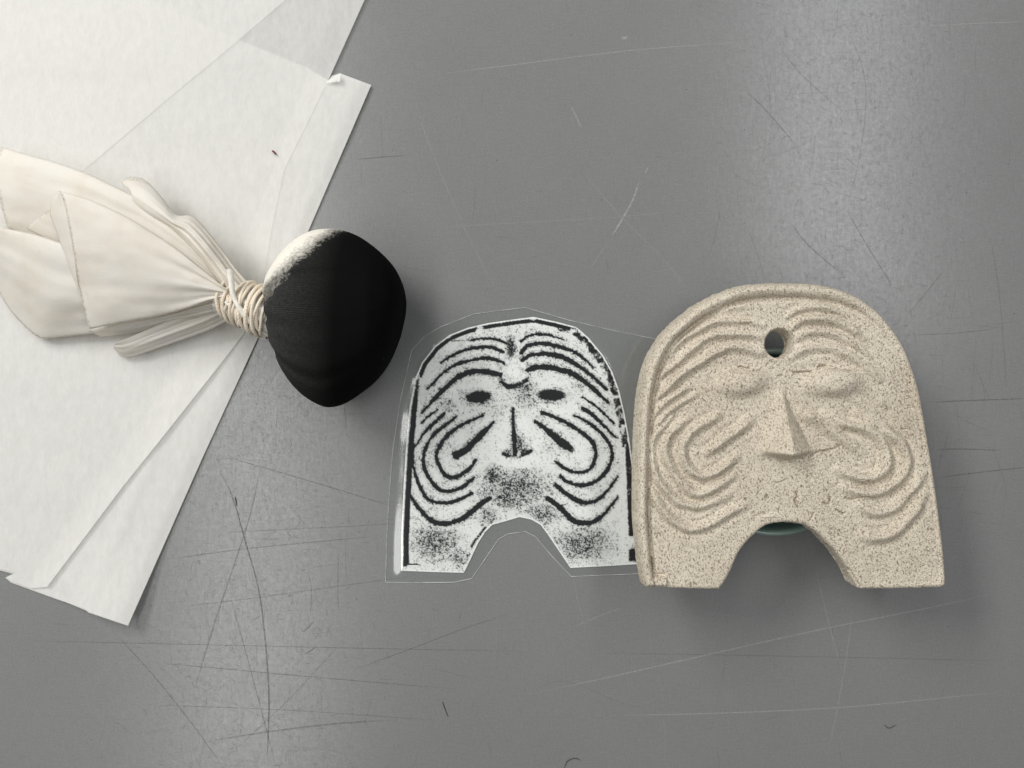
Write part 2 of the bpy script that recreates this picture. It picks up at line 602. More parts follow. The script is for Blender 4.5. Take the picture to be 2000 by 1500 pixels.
def build_scratches():
    dark, pale = [], []

    def D(pts, w=0.00035, d=0.8):
        dark.append((crm(pts, max(8, 6 * len(pts))), w, d))

    def L(pts, w=0.0003, d=0.6):
        pale.append((crm(pts, max(8, 6 * len(pts))), w, d))
    D([(405, 880), (450, 960), (480, 1060), (505, 1150), (518, 1250), (525, 1350), (524, 1430), (519, 1540)], 0.0006, 1.0)
    D([(415, 885), (520, 915), (640, 950), (800, 1000)], 0.00035, .8)
    D([(515, 880), (490, 1000), (455, 1110), (415, 1230), (370, 1380)], 0.0006, .55)
    D([(290, 1097), (480, 1072), (620, 1058), (760, 1045)], .00035, .7)
    D([(-20, 1250), (350, 1258), (700, 1266), (1080, 1273)], .0003, .7)
    D([(255, 1290), (500, 1312), (700, 1330), (920, 1348)], .0003, .8)
    D([(205, 1215), (300, 1320), (380, 1420), (450, 1520)], .0004, .7)
    D([(240, 1375), (520, 1385), (700, 1396), (900, 1410)], .0003, .6)
    D([(390, 1450), (520, 1430), (640, 1415), (780, 1405)], .0007, .6)
    D([(440, 1130), (490, 1310), (545, 1520)], .0004, .6)
    D([(420, 1500), (560, 1370), (690, 1230)], .0004, .45)
    D([(680, 1312), (800, 1268), (900, 1230), (1010, 1193)], .0003, .8)
    D([(430, 1040), (640, 1030), (820, 1020)], .0003, .6)
    D([(300, 1190), (480, 1170), (660, 1145), (840, 1120)], .0003, .6)
    D([(600, 1110), (608, 1150), (606, 1205)], .0003, .6)
    D([(662, 1070), (660, 1130), (661, 1200)], .0003, .8)
    D([(590, 1235), (603, 1225), (614, 1212)], .0005, .8)
    D([(595, 1278), (608, 1270), (618, 1262)], .0005, .8)
    D([(690, 312), (745, 307), (802, 303)], .00035, .9)
    D([(1805, 786), (1900, 782), (2020, 778)], .0004, 1)
    D([(1818, 878), (1880, 877), (1965, 880)], .0004, .9)
    D([(1825, 934), (1900, 924), (2020, 911)], .0004, .9)
    D([(1760, 655), (1860, 651), (1960, 640)], .0003, .6)
    D([(1520, 90), (1570, 150), (1660, 230)], .0004, .5)
    D([(1450, 170), (1500, 220), (1560, 290)], .0005, .5)
    D([(1540, 430), (1580, 480), (1650, 540)], .0005, .6)
    D([(1650, 405), (1700, 490), (1752, 572)], .0004, .7)
    D([(1760, 630), (1810, 570), (1850, 520)], .0004, .5)
    D([(1650, 40), (1690, 160), (1680, 300), (1650, 420)], .0004, .4)
    D([(1100, 1275), (1400, 1279), (1700, 1285), (2020, 1292)], .0003, .45)
    D([(1020, 1360), (1100, 1330), (1220, 1375), (1290, 1380)], .0003, .25)
    D([(1930, 440), (1950, 560), (1962, 700), (1965, 800)], .0004, .35)
    L([(805, 152), (1000, 127), (1250, 97), (1520, 78)], .00032, .75)
    L([(1760, 56), (1880, 47), (2020, 42)], .00032, .8)
    L([(800, 155), (830, 260), (900, 430), (985, 600)], .0004, .35)
    L([(1112, 203), (1124, 225), (1137, 254)], .0006, .7)
    L([(1252, 343), (1237, 388), (1214, 430), (1190, 470)], .0007, .95)
    L([(1266, 325), (1263, 333), (1259, 338)], .0006, .8)
    L([(1190, 470), (1170, 500), (1150, 530)], .0005, .35)
    L([(1213, 72), (1220, 75), (1227, 71)], .0010, .9)
    L([(810, 445), (1000, 436), (1200, 424), (1400, 405)], .0003, .4)
    L([(1125, 320), (1210, 420), (1290, 500), (1365, 590)], .0003, .45)
    L([(980, 1368), (1200, 1320), (1420, 1270), (1600, 1230), (1800, 1190), (2020, 1142)], .00045, .75)
    L([(1130, 1398), (1400, 1393), (1650, 1381), (1850, 1362), (2020, 1345)], .0004, .75)
    L([(1590, 1095), (1612, 1190), (1630, 1260), (1648, 1320)], .00035, .6)
    L([(1669, 1155), (1655, 1270), (1636, 1380), (1612, 1495)], .00035, .6)
    L([(1115, 1228), (1165, 1205), (1225, 1184)], .00035, .6)
    L([(960, 1330), (970, 1200), (940, 1070)], .0003, .25)
    L([(1300, 1500), (1298, 1430), (1290, 1330)], .0003, .3)
    L([(1115, 1100), (1130, 1180), (1150, 1240)], .0003, .4)
    # countless hair-fine marks all over the sheet
    for i in range(2000):
        u = random.random()
        if u < 0.38:
            x, y = random.gauss(500, 130), random.uniform(760, 1560)
        elif u < 0.60:
            x, y = random.gauss(1640, 90), random.uniform(-40, 640)
        elif u < 0.70:
            x, y = random.gauss(1880, 70), random.uniform(560, 1130)
        else:
            x, y = random.uniform(-60, 2060), random.uniform(-60, 1560)
        a = random.choice([random.uniform(0, math.pi), random.gauss(0, .12), random.gauss(math.pi / 2, .2), random.gauss(math.pi / 2, .2)])
        ln = 10 ** random.uniform(1.0, 2.25)
        k = random.uniform(-.25, .25)
        pts = [(x + ln * s * math.cos(a + k * s), y + ln * s * math.sin(a + k * s)) for s in (-.5, -.2, .1, .5)]
        d = 10 ** random.uniform(-1.1, -0.35)
        if random.random() < 0.85:
            dark.append((np.array(pts), random.uniform(.00014, .00032), d))
        else:
            pale.append((np.array(pts), random.uniform(.00014, .00026), d * 0.55))
    # tiny curls of wear that give the shiny patches their crazed look
    for i in range(1100):
        if random.random() < .66:
            x, y = random.gauss(500, 120), random.uniform(800, 1540)
        else:
            x, y = random.gauss(1650, 90), random.uniform(-40, 640)
        a = random.uniform(0, 6.28)
        pts = []
        for s in range(4):
            pts.append((x, y))
            x += 7 * math.cos(a) * random.uniform(.5, 1.3)
            y += 7 * math.sin(a) * random.uniform(.5, 1.3)
            a += random.uniform(-.9, .9)
        dark.append((np.array(pts), random.uniform(.00018, .00042), random.uniform(.12, .5)))
    ribbons("scratches", dark, M_DARK, 0.00002, table)
    ribbons("pale_scratches", pale, M_PALE, 0.00004, table)


build_scratches()


# ------------------------------------------------------------------ sheets of thin paper
def fill_poly(poly, step, zf, name, seed=0):
    """triangulated sheet inside a pixel polygon, zf(X,Y) gives height in metres"""
    poly = np.asarray(poly, float)
    if np.sum(poly[:, 0] * np.roll(poly[:, 1], -1) - np.roll(poly[:, 0], -1) * poly[:, 1]) < 0:
        poly = poly[::-1]
    bp = []
    for i in range(len(poly)):
        a, b = poly[i], poly[(i + 1) % len(poly)]
        n = max(1, int(np.linalg.norm(b - a) / step))
        for k in range(n):
            bp.append(a + (b - a) * k / n)
    bp = np.array(bp)
    x0, y0 = bp.min(0)
    x1, y1 = bp.max(0)
    gx, gy = np.meshgrid(np.arange(x0, x1, step), np.arange(y0, y1, step))
    gx[::2] += step / 2
    gx, gy = gx.ravel(), gy.ravel()
    s = sdf(gx, gy, poly)
    m = s < -step * 0.55
    pts = np.vstack([bp, np.stack([gx[m], gy[m]], 1)])
    nb = len(bp)
    r = delaunay_2d_cdt([Vector(p) for p in pts], [], [list(range(nb))], 1, 1e-6)
    v = np.array([tuple(a) for a in r[0]])
    z = zf(v[:, 0], v[:, 1])
    f = (H - z) / H
    X = (v[:, 0] - 1000) * PXS * f
    Y = (750 - v[:, 1]) * PXS * f
    faces = np.array([t[::-1] for t in r[2]])
    me = mesh_np(name, np.stack([X, Y, z], 1), faces)
    return me, v


def edge_d(X, Y, line):
    return seg_dist(X, Y, line)[0]


S1_R = [(725, 166), (600, 456), (505, 657), (395, 895), (250, 1222)]
S1 = S1_R + [(222, 1213), (172, 1196), (166, 1189), (110, 1170), (60, 1152), (22, 1138), (10, 1128), (29, 1122), (0, 1114), (-160, 1060), (-160, -160),
             (-60, -140), (290, 0), (420, 58), (520, 100), (600, 132), (641, 157), (664, 143)]


def z_s1(X, Y):
    d = edge_d(X, Y, S1_R)
    z = 0.0011 + 0.0007 * sstep(0, 22, d) - 0.0009 * sstep(25, 180, d)
    z += 0.0042 * np.exp(-(((X - 250) ** 2 + (Y - 1222) ** 2) / 105.0 ** 2))
    z += 0.00022 * vnoise(X, Y, 120, 1) + 0.00010 * vnoise(X, Y, 45, 2)
    # soft folds running with the edge
    t = X + 0.45 * Y
    z += 0.00035 * np.exp(-((t - 700) / 14.0) ** 2) * sstep(600, 800, Y)
    return np.maximum(z, 0.0009)


S2_R = [(760, -100), (712, 0), (641, 157), (590, 262), (556, 330), (534, 430), (512, 560), (476, 652), (420, 724), (330, 838), (240, 950), (160, 1056), (92, 1146)]
S2 = S2_R + [(60, 1149), (22, 1135), (14, 1126), (30, 1119), (0, 1111), (-160, 1055), (-160, -100)]


def z_s2(X, Y):
    d = edge_d(X, Y, S2_R)
    low = sstep(560, 760, Y)
    z = z_s1(X, Y) * 1.0 + 0.00012 + low * 0.0002 + low * (0.0011 * np.exp(-d / 26.0))
    up = 1 - sstep(120, 180, Y)
    z = z * (1 - up) + up * (0.0011 + 0.0004 * sstep(0, 40, d) + 0.0001 * vnoise(X, Y, 80, 5))
    z = z * 1.0
    return np.maximum(z, 0.0012)


S3 = [(620, -160), (560, -2), (448, 94), (320, 200), (188, 312), (-160, 600), (-160, -160)]


def z_s3(X, Y):
    return np.maximum(z_s2(X, Y), z_s1(X, Y)) + 0.00012 + 0.00003 * vnoise(X, Y, 90, 9)


me, _ = fill_poly(S3, 14, z_s3, "paper_sheet")
tag(new_obj("paper_sheet", me, M_TISSUE), "small white sheet filling the top left corner with a slanting edge", "paper")
me, _ = fill_poly(S1, 9, z_s1, "paper_sheet")
s1o = thing("paper_sheet", "thin white sheet with creased upper corner jutting past the others over the table", "paper")
new_obj("sheet", me, M_TISSUE, s1o)
me, _ = fill_poly(S2, 9, z_s2, "paper_sheet")
tag(new_obj("paper_sheet", me, M_TISSUE), "long translucent white sheet reaching furthest right at the photo's top edge", "paper")
# doubled-back strip along the right edge of the lower sheet, and the little dog-ear
strip = S1_R + [(222, 1212), (172, 1194), (110, 1168), (60, 1150), (80, 1100), (220, 900), (400, 640), (500, 420), (560, 260), (604, 140), (641, 157), (664, 144)]


def z_strip(X, Y):
    return z_s1(X, Y) - 0.00022


me, _ = fill_poly(strip, 9, z_strip, "folded_hem")
new_obj("folded_hem", me, M_TISSUE, s1o)
ear = [(641, 158), (648, 148), (664, 143), (664, 159), (636, 162)]


def z_ear(X, Y):
    return z_s1(X, Y) + 0.0009 + 0.00004 * (X - 636)


me, _ = fill_poly(ear, 4, z_ear, "folded_corner")
new_obj("folded_corner", me, M_TISSUE, s1o)


# ------------------------------------------------------------------ clay mask
MZB = 0.020          # underside rests on the dish
MZT = 0.0310         # general level of the face


def c1(pts):
    return [(1200 + x / 2.2057, 520 + y / 2.2057) for x, y in pts]


def build_mask():
    outer = c1([(128, 1372), (140, 1384), (180, 1386), (300, 1390), (440, 1392)]) + \
        [(1408, 1147), (1417, 1135), (1431, 1108), (1440, 1086), (1456, 1062), (1477, 1041), (1489, 1031), (1504, 1024), (1533, 1020),
         (1550, 1021), (1572, 1025), (1580, 1029), (1601, 1044), (1617, 1061), (1633, 1077), (1650, 1101), (1664, 1123), (1673, 1143), (1682, 1150)] + \
        c1([(1150, 1391), (1300, 1389), (1400, 1389), (1424, 1382), (1433, 1362), (1430, 1290), (1420, 1180), (1402, 1040), (1387, 930), (1371, 830),
            (1356, 740), (1336, 620), (1315, 520), (1290, 440), (1258, 360), (1216, 288), (1158, 215), (1090, 157), (1030, 122), (960, 95),
            (870, 77), (750, 71), (640, 74), (560, 83), (500, 98), (430, 128), (352, 170), (276, 230), (218, 285), (177, 346), (139, 424),
            (119, 512), (106, 600), (98, 740), (94, 900), (94, 1100), (104, 1200), (114, 1300)])
    # work in millimetre-like pixel space of the photograph at the face's level
    outer = np.array(outer)
    # round the polygon
    dense = []
    for i in range(len(outer)):
        a, b, c, d = outer[i - 1], outer[i], outer[(i + 1) % len(outer)], outer[(i + 2) % len(outer)]
        sharp = i in (0, 4, 23)
        for t in (0, .25, .5, .75):
            dense.append(0.5 * (2 * b + (c - a) * t + (2 * a - 5 * b + 4 * c - d) * t * t + (3 * b - a - 3 * c + d) * t ** 3))
    outer = np.array(dense)
    hole = np.array([(1522.5 + 28.5 * math.cos(a), 671 + 29.5 * math.sin(a)) for a in np.linspace(0, 2 * math.pi, 48, endpoint=False)])
    step = 1.0
    gx = np.arange(1232, 1858, step)
    gy = np.arange(544, 1160, step)
    X, Y = np.meshgrid(gx, gy)
    so = sdf(X, Y, outer)
    sh = sdf(X, Y, hole)
    S = np.maximum(so, -sh)
    mm = 0.001
    Z = np.zeros_like(X)
    lab = np.zeros(X.shape, int)
    names = {0: ("face_plate", None)}
    din = -so
    # gently domed, uneven plate
    Z += 0.5 * mm * vnoise(X, Y, 150, 21) + 0.18 * mm * vnoise(X, Y, 34, 22) + 0.07 * mm * vnoise(X, Y, 9, 23)

    # ---- relief ridges (half-width px, height mm)
    R = []

    def r1(pts, hw, h):
        R.append((crm(c1(pts), 26), hw, h))

    def r4(pts, hw, h):       # from the 4.41x zoom of the upper left quarter
        R.append((crm([(1200 + x / 4.411, 520 + y / 4.411) for x, y in pts], 26), hw, h))

    def r5(pts, hw, h):       # from the 4.285x zoom of the lower left quarter
        R.append((crm([(1220 + x / 4.285, 820 + y / 4.285) for x, y in pts], 26), hw, h))

    def r6(pts, hw, h):       # lower right quarter
        R.append((crm([(1540 + x / 4.285, 820 + y / 4.285) for x, y in pts], 26), hw, h))

    def r7(pts, hw, h):       # upper right quarter
        R.append((crm([(1530 + x / 4.411, 540 + y / 4.411) for x, y in pts], 26), hw, h))
    r4([(620, 480), (740, 410), (860, 375), (1000, 355), (1150, 350)], 7, .45)
    r4([(430, 790), (520, 690), (600, 620), (700, 560), (800, 500), (900, 475), (1020, 470), (1160, 480), (1280, 510)], 7, .70)
    r4([(370, 960), (480, 880), (600, 770), (690, 690), (790, 620), (880, 590), (1000, 585), (1120, 590), (1260, 610)], 7, .80)
    r4([(330, 1180), (430, 1070), (560, 940), (680, 860), (800, 790), (890, 730), (1000, 700), (1120, 715), (1260, 740)], 9, 1.05)
    r4([(325, 1290), (420, 1180), (530, 1100), (640, 1040)], 7, .75)
    r4([(350, 1390), (460, 1260), (570, 1170), (690, 1115)], 6, .70)
    # left loops
    r5([(560, 0), (470, 70), (390, 120), (330, 190)], 3, .0)
    r5([(520, -10), (430, 60), (360, 140), (340, 250), (360, 350), (410, 440), (480, 530), (570, 610), (680, 600), (790, 545), (900, 475)], 9, 1.0)
    r5([(790, -40), (690, 20), (590, 80), (510, 160), (480, 240), (500, 340), (560, 430), (640, 470), (740, 450), (840, 385), (930, 310)], 9, 1.1)
    r5([(1050, 0), (960, 75), (860, 140), (770, 215), (690, 270)], 10, 1.2)
    r5([(390, -20), (300, 70), (230, 160), (215, 260), (225, 360), (260, 460), (320, 560), (400, 650), (500, 710), (620, 725), (740, 690), (860, 635)], 8, .95)
    r5([(205, 570), (250, 660), (330, 770), (430, 860), (540, 910), (660, 895), (790, 830), (900, 760), (1000, 720)], 9, .95)
    # right brow lines
    r7([(30, 345), (100, 300), (190, 270), (290, 265), (400, 280), (500, 330)], 7, .55)
    r7([(70, 440), (150, 385), (240, 365), (350, 375), (460, 395), (580, 450), (680, 530)], 8, .80)
    r7([(110, 525), (200, 485), (300, 475), (400, 490), (520, 530), (640, 600), (740, 690)], 8, .65)
    r7([(50, 700), (130, 650), (220, 620), (330, 610), (450, 630), (570, 680), (700, 770), (830, 880)], 9, .75)
    r7([(640, 940), (760, 1020), (880, 1120)], 8, .40)
    r7([(560, 1000), (680, 1100), (800, 1200), (900, 1310)], 8, .45)
    # right loops
    r6([(90, -60), (260, 20), (400, 110), (500, 190), (590, 260)], 11, .95)
    r6([(300, -30), (460, 30), (620, 70), (740, 130), (800, 210), (825, 300), (800, 410), (720, 480), (620, 490), (520, 460), (420, 410)], 11, 1.2)
    r6([(560, -40), (700, 30), (830, 110), (930, 190), (985, 290), (985, 390), (930, 490), (830, 570), (720, 605), (600, 600), (470, 560)], 10, 1.1)
    r6([(1110, 470), (1050, 560), (960, 660), (870, 740), (770, 770), (680, 760), (600, 700)], 10, 1.1)
    r6([(1120, 640), (1070, 740), (990, 840), (890, 930), (790, 975), (700, 985), (620, 960)], 11, 1.25)
    best = np.full(X.shape, 0.0)
    ridge = np.zeros_like(X)
    for i, (pts, hw, h) in enumerate(R):
        if h <= 0:
            continue
        x0, y0 = pts.min(0) - 34
        x1, y1 = pts.max(0) + 34
        ix0, ix1 = np.searchsorted(gx, [x0, x1])
        iy0, iy1 = np.searchsorted(gy, [y0, y1])
        sl = (slice(iy0, iy1), slice(ix0, ix1))
        wob = 1.6 * vnoise(X[sl], Y[sl], 22, 100 + i)
        d, t = seg_dist(X[sl] + wob, Y[sl] + 1.6 * vnoise(X[sl], Y[sl], 22, 140 + i), pts)
        ends = sstep(0, .14, t) * sstep(0, .14, 1 - t)
        hh = 1.75 * h * (0.45 + 0.55 * ends) * (1 + 0.2 * vnoise(X[sl], Y[sl], 30, 180 + i))
        prof = hh * np.exp(-(d / (hw * 0.85)) ** 2.2)
        # shallow furrow beside the ridge
        fur = -0.22 * hh * np.exp(-((d - hw * 1.55) / (hw * 0.5)) ** 2)
        ridge[sl] = np.where(prof > ridge[sl], prof, ridge[sl]) + 0
        Z[sl] += fur * mm
        m = (d < hw * 0.95) & (prof > best[sl]) & (prof > 0.12 * h)
        best[sl][m] = prof[m]
        lab[sl][m] = 10 + i
        names[10 + i] = ("relief_ridge", None)
    Z += ridge * mm
    # ---- eyes
    for k, (ex, ey, rx, ry, h, tl) in enumerate([(1200 + 548 / 2.2057, 520 + 498 / 2.2057, 46, 27, 3.6, -12), (1200 + 940 / 2.2057, 520 + 500 / 2.2057, 54, 27, 3.8, 8)]):
        u = (X - ex) / rx
        v = (Y - ey + 0.06 * (X - ex)) / ry
        q = np.clip(1 - u * u - v * v, 0, 1)
        Z += h * mm * np.exp(-1.1 * (u * u + v * v) ** 1.8) * np.where(v > 0, 1.0, 0.9 + 0.1 * np.exp(v))
        # socket above
        Z -= 0.5 * mm * np.exp(-((u * 0.8) ** 2 + ((v + 1.15) / 0.35) ** 2))
        m = q > 0.02
        lab[m] = 2 + k
        names[2 + k] = ("eye_bulge", None)
    # ---- nose
    NX, NY = (X - 1200) * 2.2057, (Y - 520) * 2.2057
    q = np.clip((NY - 530) / 275.0, 0, 1.3)
    rx = 714 + 32 * q
    wl = 14 + 122 * q ** 1.1
    wr = 11 + 100 * q ** 1.1
    lat = np.where(NX < rx, (rx - NX) / wl, (NX - rx) / wr)
    hgt = 7.8 * (0.16 + 0.86 * q ** 0.9)
    body = np.clip(1 - lat, 0, 1) ** np.where(NX < rx, 0.80, 0.82)
    under = 1 - sstep(786 + 18 * np.clip(1 - lat, 0, 1), 816 + 24 * np.clip(1 - lat, 0, 1), NY)
    nz = hgt * body * under * sstep(525, 560, NY)
    # nostril wings
    for wx, wy, ww, wh in ((650, 800, 34, 1.2), (812, 792, 42, 1.5)):
        nz = np.maximum(nz, wh * np.exp(-((NX - wx) / ww) ** 2 - ((NY - wy) / 20.0) ** 2))
    for _ in range(6):
        nz[1:-1, 1:-1] = 0.2 * (nz[1:-1, 1:-1] + nz[:-2, 1:-1] + nz[2:, 1:-1] + nz[1:-1, :-2] + nz[1:-1, 2:])
    Z += nz * mm
    m = nz > 0.15
    lab[m] = 4
    names[4] = ("nose", None)
    Z -= 0.9 * mm * np.exp(-((NX - 735) / 14) ** 2 - ((NY - 838) / 12.0) ** 2)
    # ---- rim
    ang = np.degrees(np.arctan2(-(Y - 850), X - 1530))      # 0 right, 90 top, 180 left
    ang = np.where(ang < -90, ang + 360, ang)
    amp = np.interp(ang, [-90, -60, 0, 38, 58, 75, 95, 130, 160, 180, 215, 235, 270], [0.0, .25, .4, .45, 1.0, 1.8, 2.3, 2.7, 2.7, 2.6, 2.3, 1.9, 0])
    rw = np.interp(ang, [-90, 0, 50, 75, 100, 150, 180, 225, 270], [12, 12, 20, 27, 27, 25, 24, 23, 20])
    # no rim along the arch or the straight feet
    side = np.array([p for p in outer])
    foot = (Y > 1010) & (X > 1300) & (X < 1800)
    amp = np.where(foot, 0, amp)
    q = np.clip(din / rw, 0, 2)
    roll = np.where(q < 1, np.sin(np.pi * np.clip(q, 0, 1)) ** 0.8, 0)
    Z = np.where(q < 1, Z * sstep(0.7, 1.1, q) + 0, Z) + amp * mm * roll
    Z -= 0.5 * amp * mm * np.exp(-((q - 1.12) / 0.16) ** 2)
    m = (q < 1.0) & (amp > 1.0)
    lab[m] = 1
    names[1] = ("raised_rim", None)
    # ---- cracks and pits
    cracks = [([(1443, 717), (1449, 716), (1456, 718), (1463, 720)], 1.6, 1.4),
              ([(1469, 724), (1476, 725), (1482, 723)], 1.5, 1.1),
              ([(1552, 728), (1566, 727), (1576, 726), (1584, 726)], 1.6, 1.5),
              ([(1598, 717), (1606, 714), (1613, 715), (1612, 719)], 1.8, 1.6),
              ([(1618, 721), (1632, 720), (1650, 725), (1660, 724)], 1.4, 1.1),
              ([(1581, 894), (1590, 886), (1602, 881), (1615, 879), (1630, 876), (1642, 870)], 1.5, 1.3),
              ([(1606, 887), (1612, 881), (1622, 882)], 1.6, 1.2),
              ([(1556, 962), (1558, 970), (1553, 977), (1556, 988), (1560, 992)], 1.6, 1.3),
              ([(1608, 982), (1616, 985), (1621, 982), (1622, 972)], 1.6, 1.3),
              ([(1581, 1018), (1586, 1010), (1589, 1002)], 1.6, 1.2),
              ([(1651, 973), (1664, 976), (1676, 973), (1690, 971), (1706, 973)], 1.4, 1.0),
              ([(1634, 996), (1646, 1004), (1650, 1001)], 1.5, 1.1),
              ([(1517, 943), (1528, 940), (1538, 936)], 1.3, .9),
              ([(1452, 632), (1461, 634), (1466, 630)], 2.4, 1.0),
              ([(1660, 1112), (1670, 1128), (1682, 1146)], 1.4, 1.0),
              ([(1273, 1090), (1275, 1120), (1280, 1148)], 1.8, 1.3),
              ([(1268, 955), (1264, 990), (1268, 1040), (1270, 1090)], 1.6, .8)]
    for i in range(46):
        x, y = random.uniform(1560, 1790), random.uniform(690, 1010)
        if random.random() < .35:
            x, y = random.uniform(1330, 1700), random.uniform(640, 1120)
        pts = [(x, y)]
        a = random.gauss(0, .6)
        for s in range(3):
            x += 4.5 * math.cos(a)
            y += 4.5 * math.sin(a)
            a += random.uniform(-.8, .8)
            pts.append((x, y))
        cracks.append((pts, random.uniform(.8, 1.2), random.uniform(.2, .6)))
    for pts, wd, dep in cracks:
        p = np.array(pts)
        x0, y0 = p.min(0) - 8
        x1, y1 = p.max(0) + 8
        ix0, ix1 = np.searchsorted(gx, [x0, x1])
        iy0, iy1 = np.searchsorted(gy, [y0, y1])
        sl = (slice(iy0, iy1), slice(ix0, ix1))
        d, t = seg_dist(X[sl] + 1.2 * vnoise(X[sl], Y[sl], 4, 300), Y[sl] + 1.2 * vnoise(X[sl], Y[sl], 4, 301), pts)
        Z[sl] -= dep * mm * np.exp(-(d / wd) ** 2)
    # ---- rounded outer and hole edges
    er = np.interp(ang, [-90, -30, 0, 60, 90, 180, 270], [9, 14, 14, 12, 13, 13, 9])
    er = np.where(foot, 7, er)
    e = np.clip(1 - din / er, 0, 1)
    Z -= (1 - np.sqrt(np.clip(1 - e * e, 0, 1))) * er * PXS * 0.85
    e2 = np.clip(1 - sh / 4.0, 0, 1)
    Z -= (1 - np.sqrt(np.clip(1 - e2 * e2, 0, 1))) * 4.0 * PXS
    # ---- grid -> mesh; border points pulled on to the outline
    ny, nx = X.shape
    cx = 0.25 * (S[:-1, :-1] + S[1:, :-1] + S[:-1, 1:] + S[1:, 1:])
    keep = cx < 0
    idx = np.arange(ny * nx).reshape(ny, nx)
    quads = np.stack([idx[:-1, :-1], idx[1:, :-1], idx[1:, 1:], idx[:-1, 1:]], -1)[keep]
    gyS, gxS = np.gradient(S, step)
    gl = np.sqrt(gxS ** 2 + gyS ** 2) + 1e-9
    Xf, Yf, Zf = X.ravel().copy(), Y.ravel().copy(), Z.ravel().copy()
    ed = np.concatenate([quads[:, [0, 1]], quads[:, [1, 2]], quads[:, [2, 3]], quads[:, [3, 0]]])
    key = np.sort(ed, 1)
    kk = key[:, 0].astype(np.int64) * (ny * nx) + key[:, 1]
    uq, inv, cnt = np.unique(kk, return_inverse=True, return_counts=True)
    bmask = cnt[inv] == 1
    bed = ed[bmask]
    bv = np.unique(bed)
    sf = S.ravel()
    Xf[bv] -= (sf * (gxS / gl).ravel())[bv]
    Yf[bv] -= (sf * (gyS / gl).ravel())[bv]
    zt = MZT + Zf
    # the face is laid out at its own level, so relief does not drift sideways
    f = (H - MZT) / H
    V = np.stack([(Xf - 1000) * PXS * f, (750 - Yf) * PXS * f, zt], 1)
    root = thing("clay_mask", "speckled beige clay face mask with arch cut-out and hole, propped on a dish", "mask")
    cl = np.max(np.stack([lab[:-1, :-1], lab[1:, 1:]]), 0)[keep]
    for k in np.unique(cl):
        q = quads[cl == k]
        # skirt for border edges of these faces
        e_ = np.concatenate([q[:, [0, 1]], q[:, [1, 2]], q[:, [2, 3]], q[:, [3, 0]]])
        ks = np.sort(e_, 1)
        ks = ks[:, 0].astype(np.int64) * (ny * nx) + ks[:, 1]
        onb = np.isin(ks, uq[cnt == 1])
        be = e_[onb]
        used, ninv = np.unique(q, return_inverse=True)
        q2 = ninv.reshape(q.shape)
        VV = [V[used]]
        FF = [q2]
        if len(be):
            bu = np.unique(be)
            lut = {int(a): i for i, a in enumerate(used)}
            bl = {int(a): i for i, a in enumerate(bu)}
            nlev = 7
            base = len(used)
            top = V[bu]
            gX = (gxS / gl).ravel()[bu]
            gY = -(gyS / gl).ravel()[bu]
            for L in range(1, nlev + 1):
                s = L / nlev
                zz = top[:, 2] * (1 - s) + MZB * s
                ins = 0.0011 * max(0, (s - 0.72) / 0.28) ** 2 - 0.0004 * math.sin(math.pi * s)
                rough = 0.00022 * vnoise(Xf[bu] * 1.0, Yf[bu] + L * 37, 7, 55) + 0.0002 * vnoise(Xf[bu], Yf[bu] + L * 61, 20, 56)
                VV.append(np.stack([top[:, 0] - gX * (ins + rough * (s < 1)), top[:, 1] - gY * (ins + rough * (s < 1)), zz], 1))
            m_ = len(bu)
            sk = []
            ia = np.array([bl[int(a)] for a in be[:, 0]])
            ib = np.array([bl[int(a)] for a in be[:, 1]])
            ta = np.array([lut[int(a)] for a in be[:, 0]])
            tb = np.array([lut[int(a)] for a in be[:, 1]])
            pa, pb = ta, tb
            for L in range(nlev):
                na, nb_ = base + L * m_ + ia, base + L * m_ + ib
                sk.append(np.stack([pb, pa, na, nb_], 1))
                pa, pb = na, nb_
            FF.append(np.concatenate(sk))
        nm = names.get(int(k), ("relief_ridge", None))[0]
        me = mesh_np(nm, np.concatenate(VV), np.concatenate(FF))
        new_obj(nm, me, M_CLAY, root)
    # underside
    def shrink(poly, sgn):
        return [((x - 1000) * PXS * f, (750 - y) * PXS * f) for x, y in poly]
    po, ph = shrink(outer, 1), shrink(hole, 1)
    n0, n1 = len(po), len(ph)
    r = delaunay_2d_cdt([Vector(p) for p in po + ph], [(i, (i + 1) % n0) for i in range(n0)] + [(n0 + i, n0 + (i + 1) % n1) for i in range(n1)], [], 0, 1e-7)
    vv = np.array([tuple(a) for a in r[0]])
    ff = []
    pol, phl = np.array(po), np.array(ph)
    for t in r[2]:
        cxy = vv[list(t)].mean(0)
        a = inside(np.array([cxy[0]]), np.array([cxy[1]]), pol)[0]
        b = inside(np.array([cxy[0]]), np.array([cxy[1]]), phl)[0]
        if a and not b:
            ff.append(t)
    me = mesh_np("underside", np.c_[vv * 1.0, np.full(len(vv), MZB + 0.0004)], ff, smooth=False)
    new_obj("underside", me, M_CLAY, root)


build_mask()


# ------------------------------------------------------------------ dish under the mask
def lathe(prof, n=96):
    V, F = [], []
    for r, z in prof:
        for k in range(n):
            a = 2 * math.pi * k / n
            V.append((r * math.cos(a), r * math.sin(a), z))
    for i in range(len(prof) - 1):
        for k in range(n):
            k2 = (k + 1) % n
            F.append((i * n + k, i * n + k2, (i + 1) * n + k2, (i + 1) * n + k))
    return np.array(V), np.array(F)


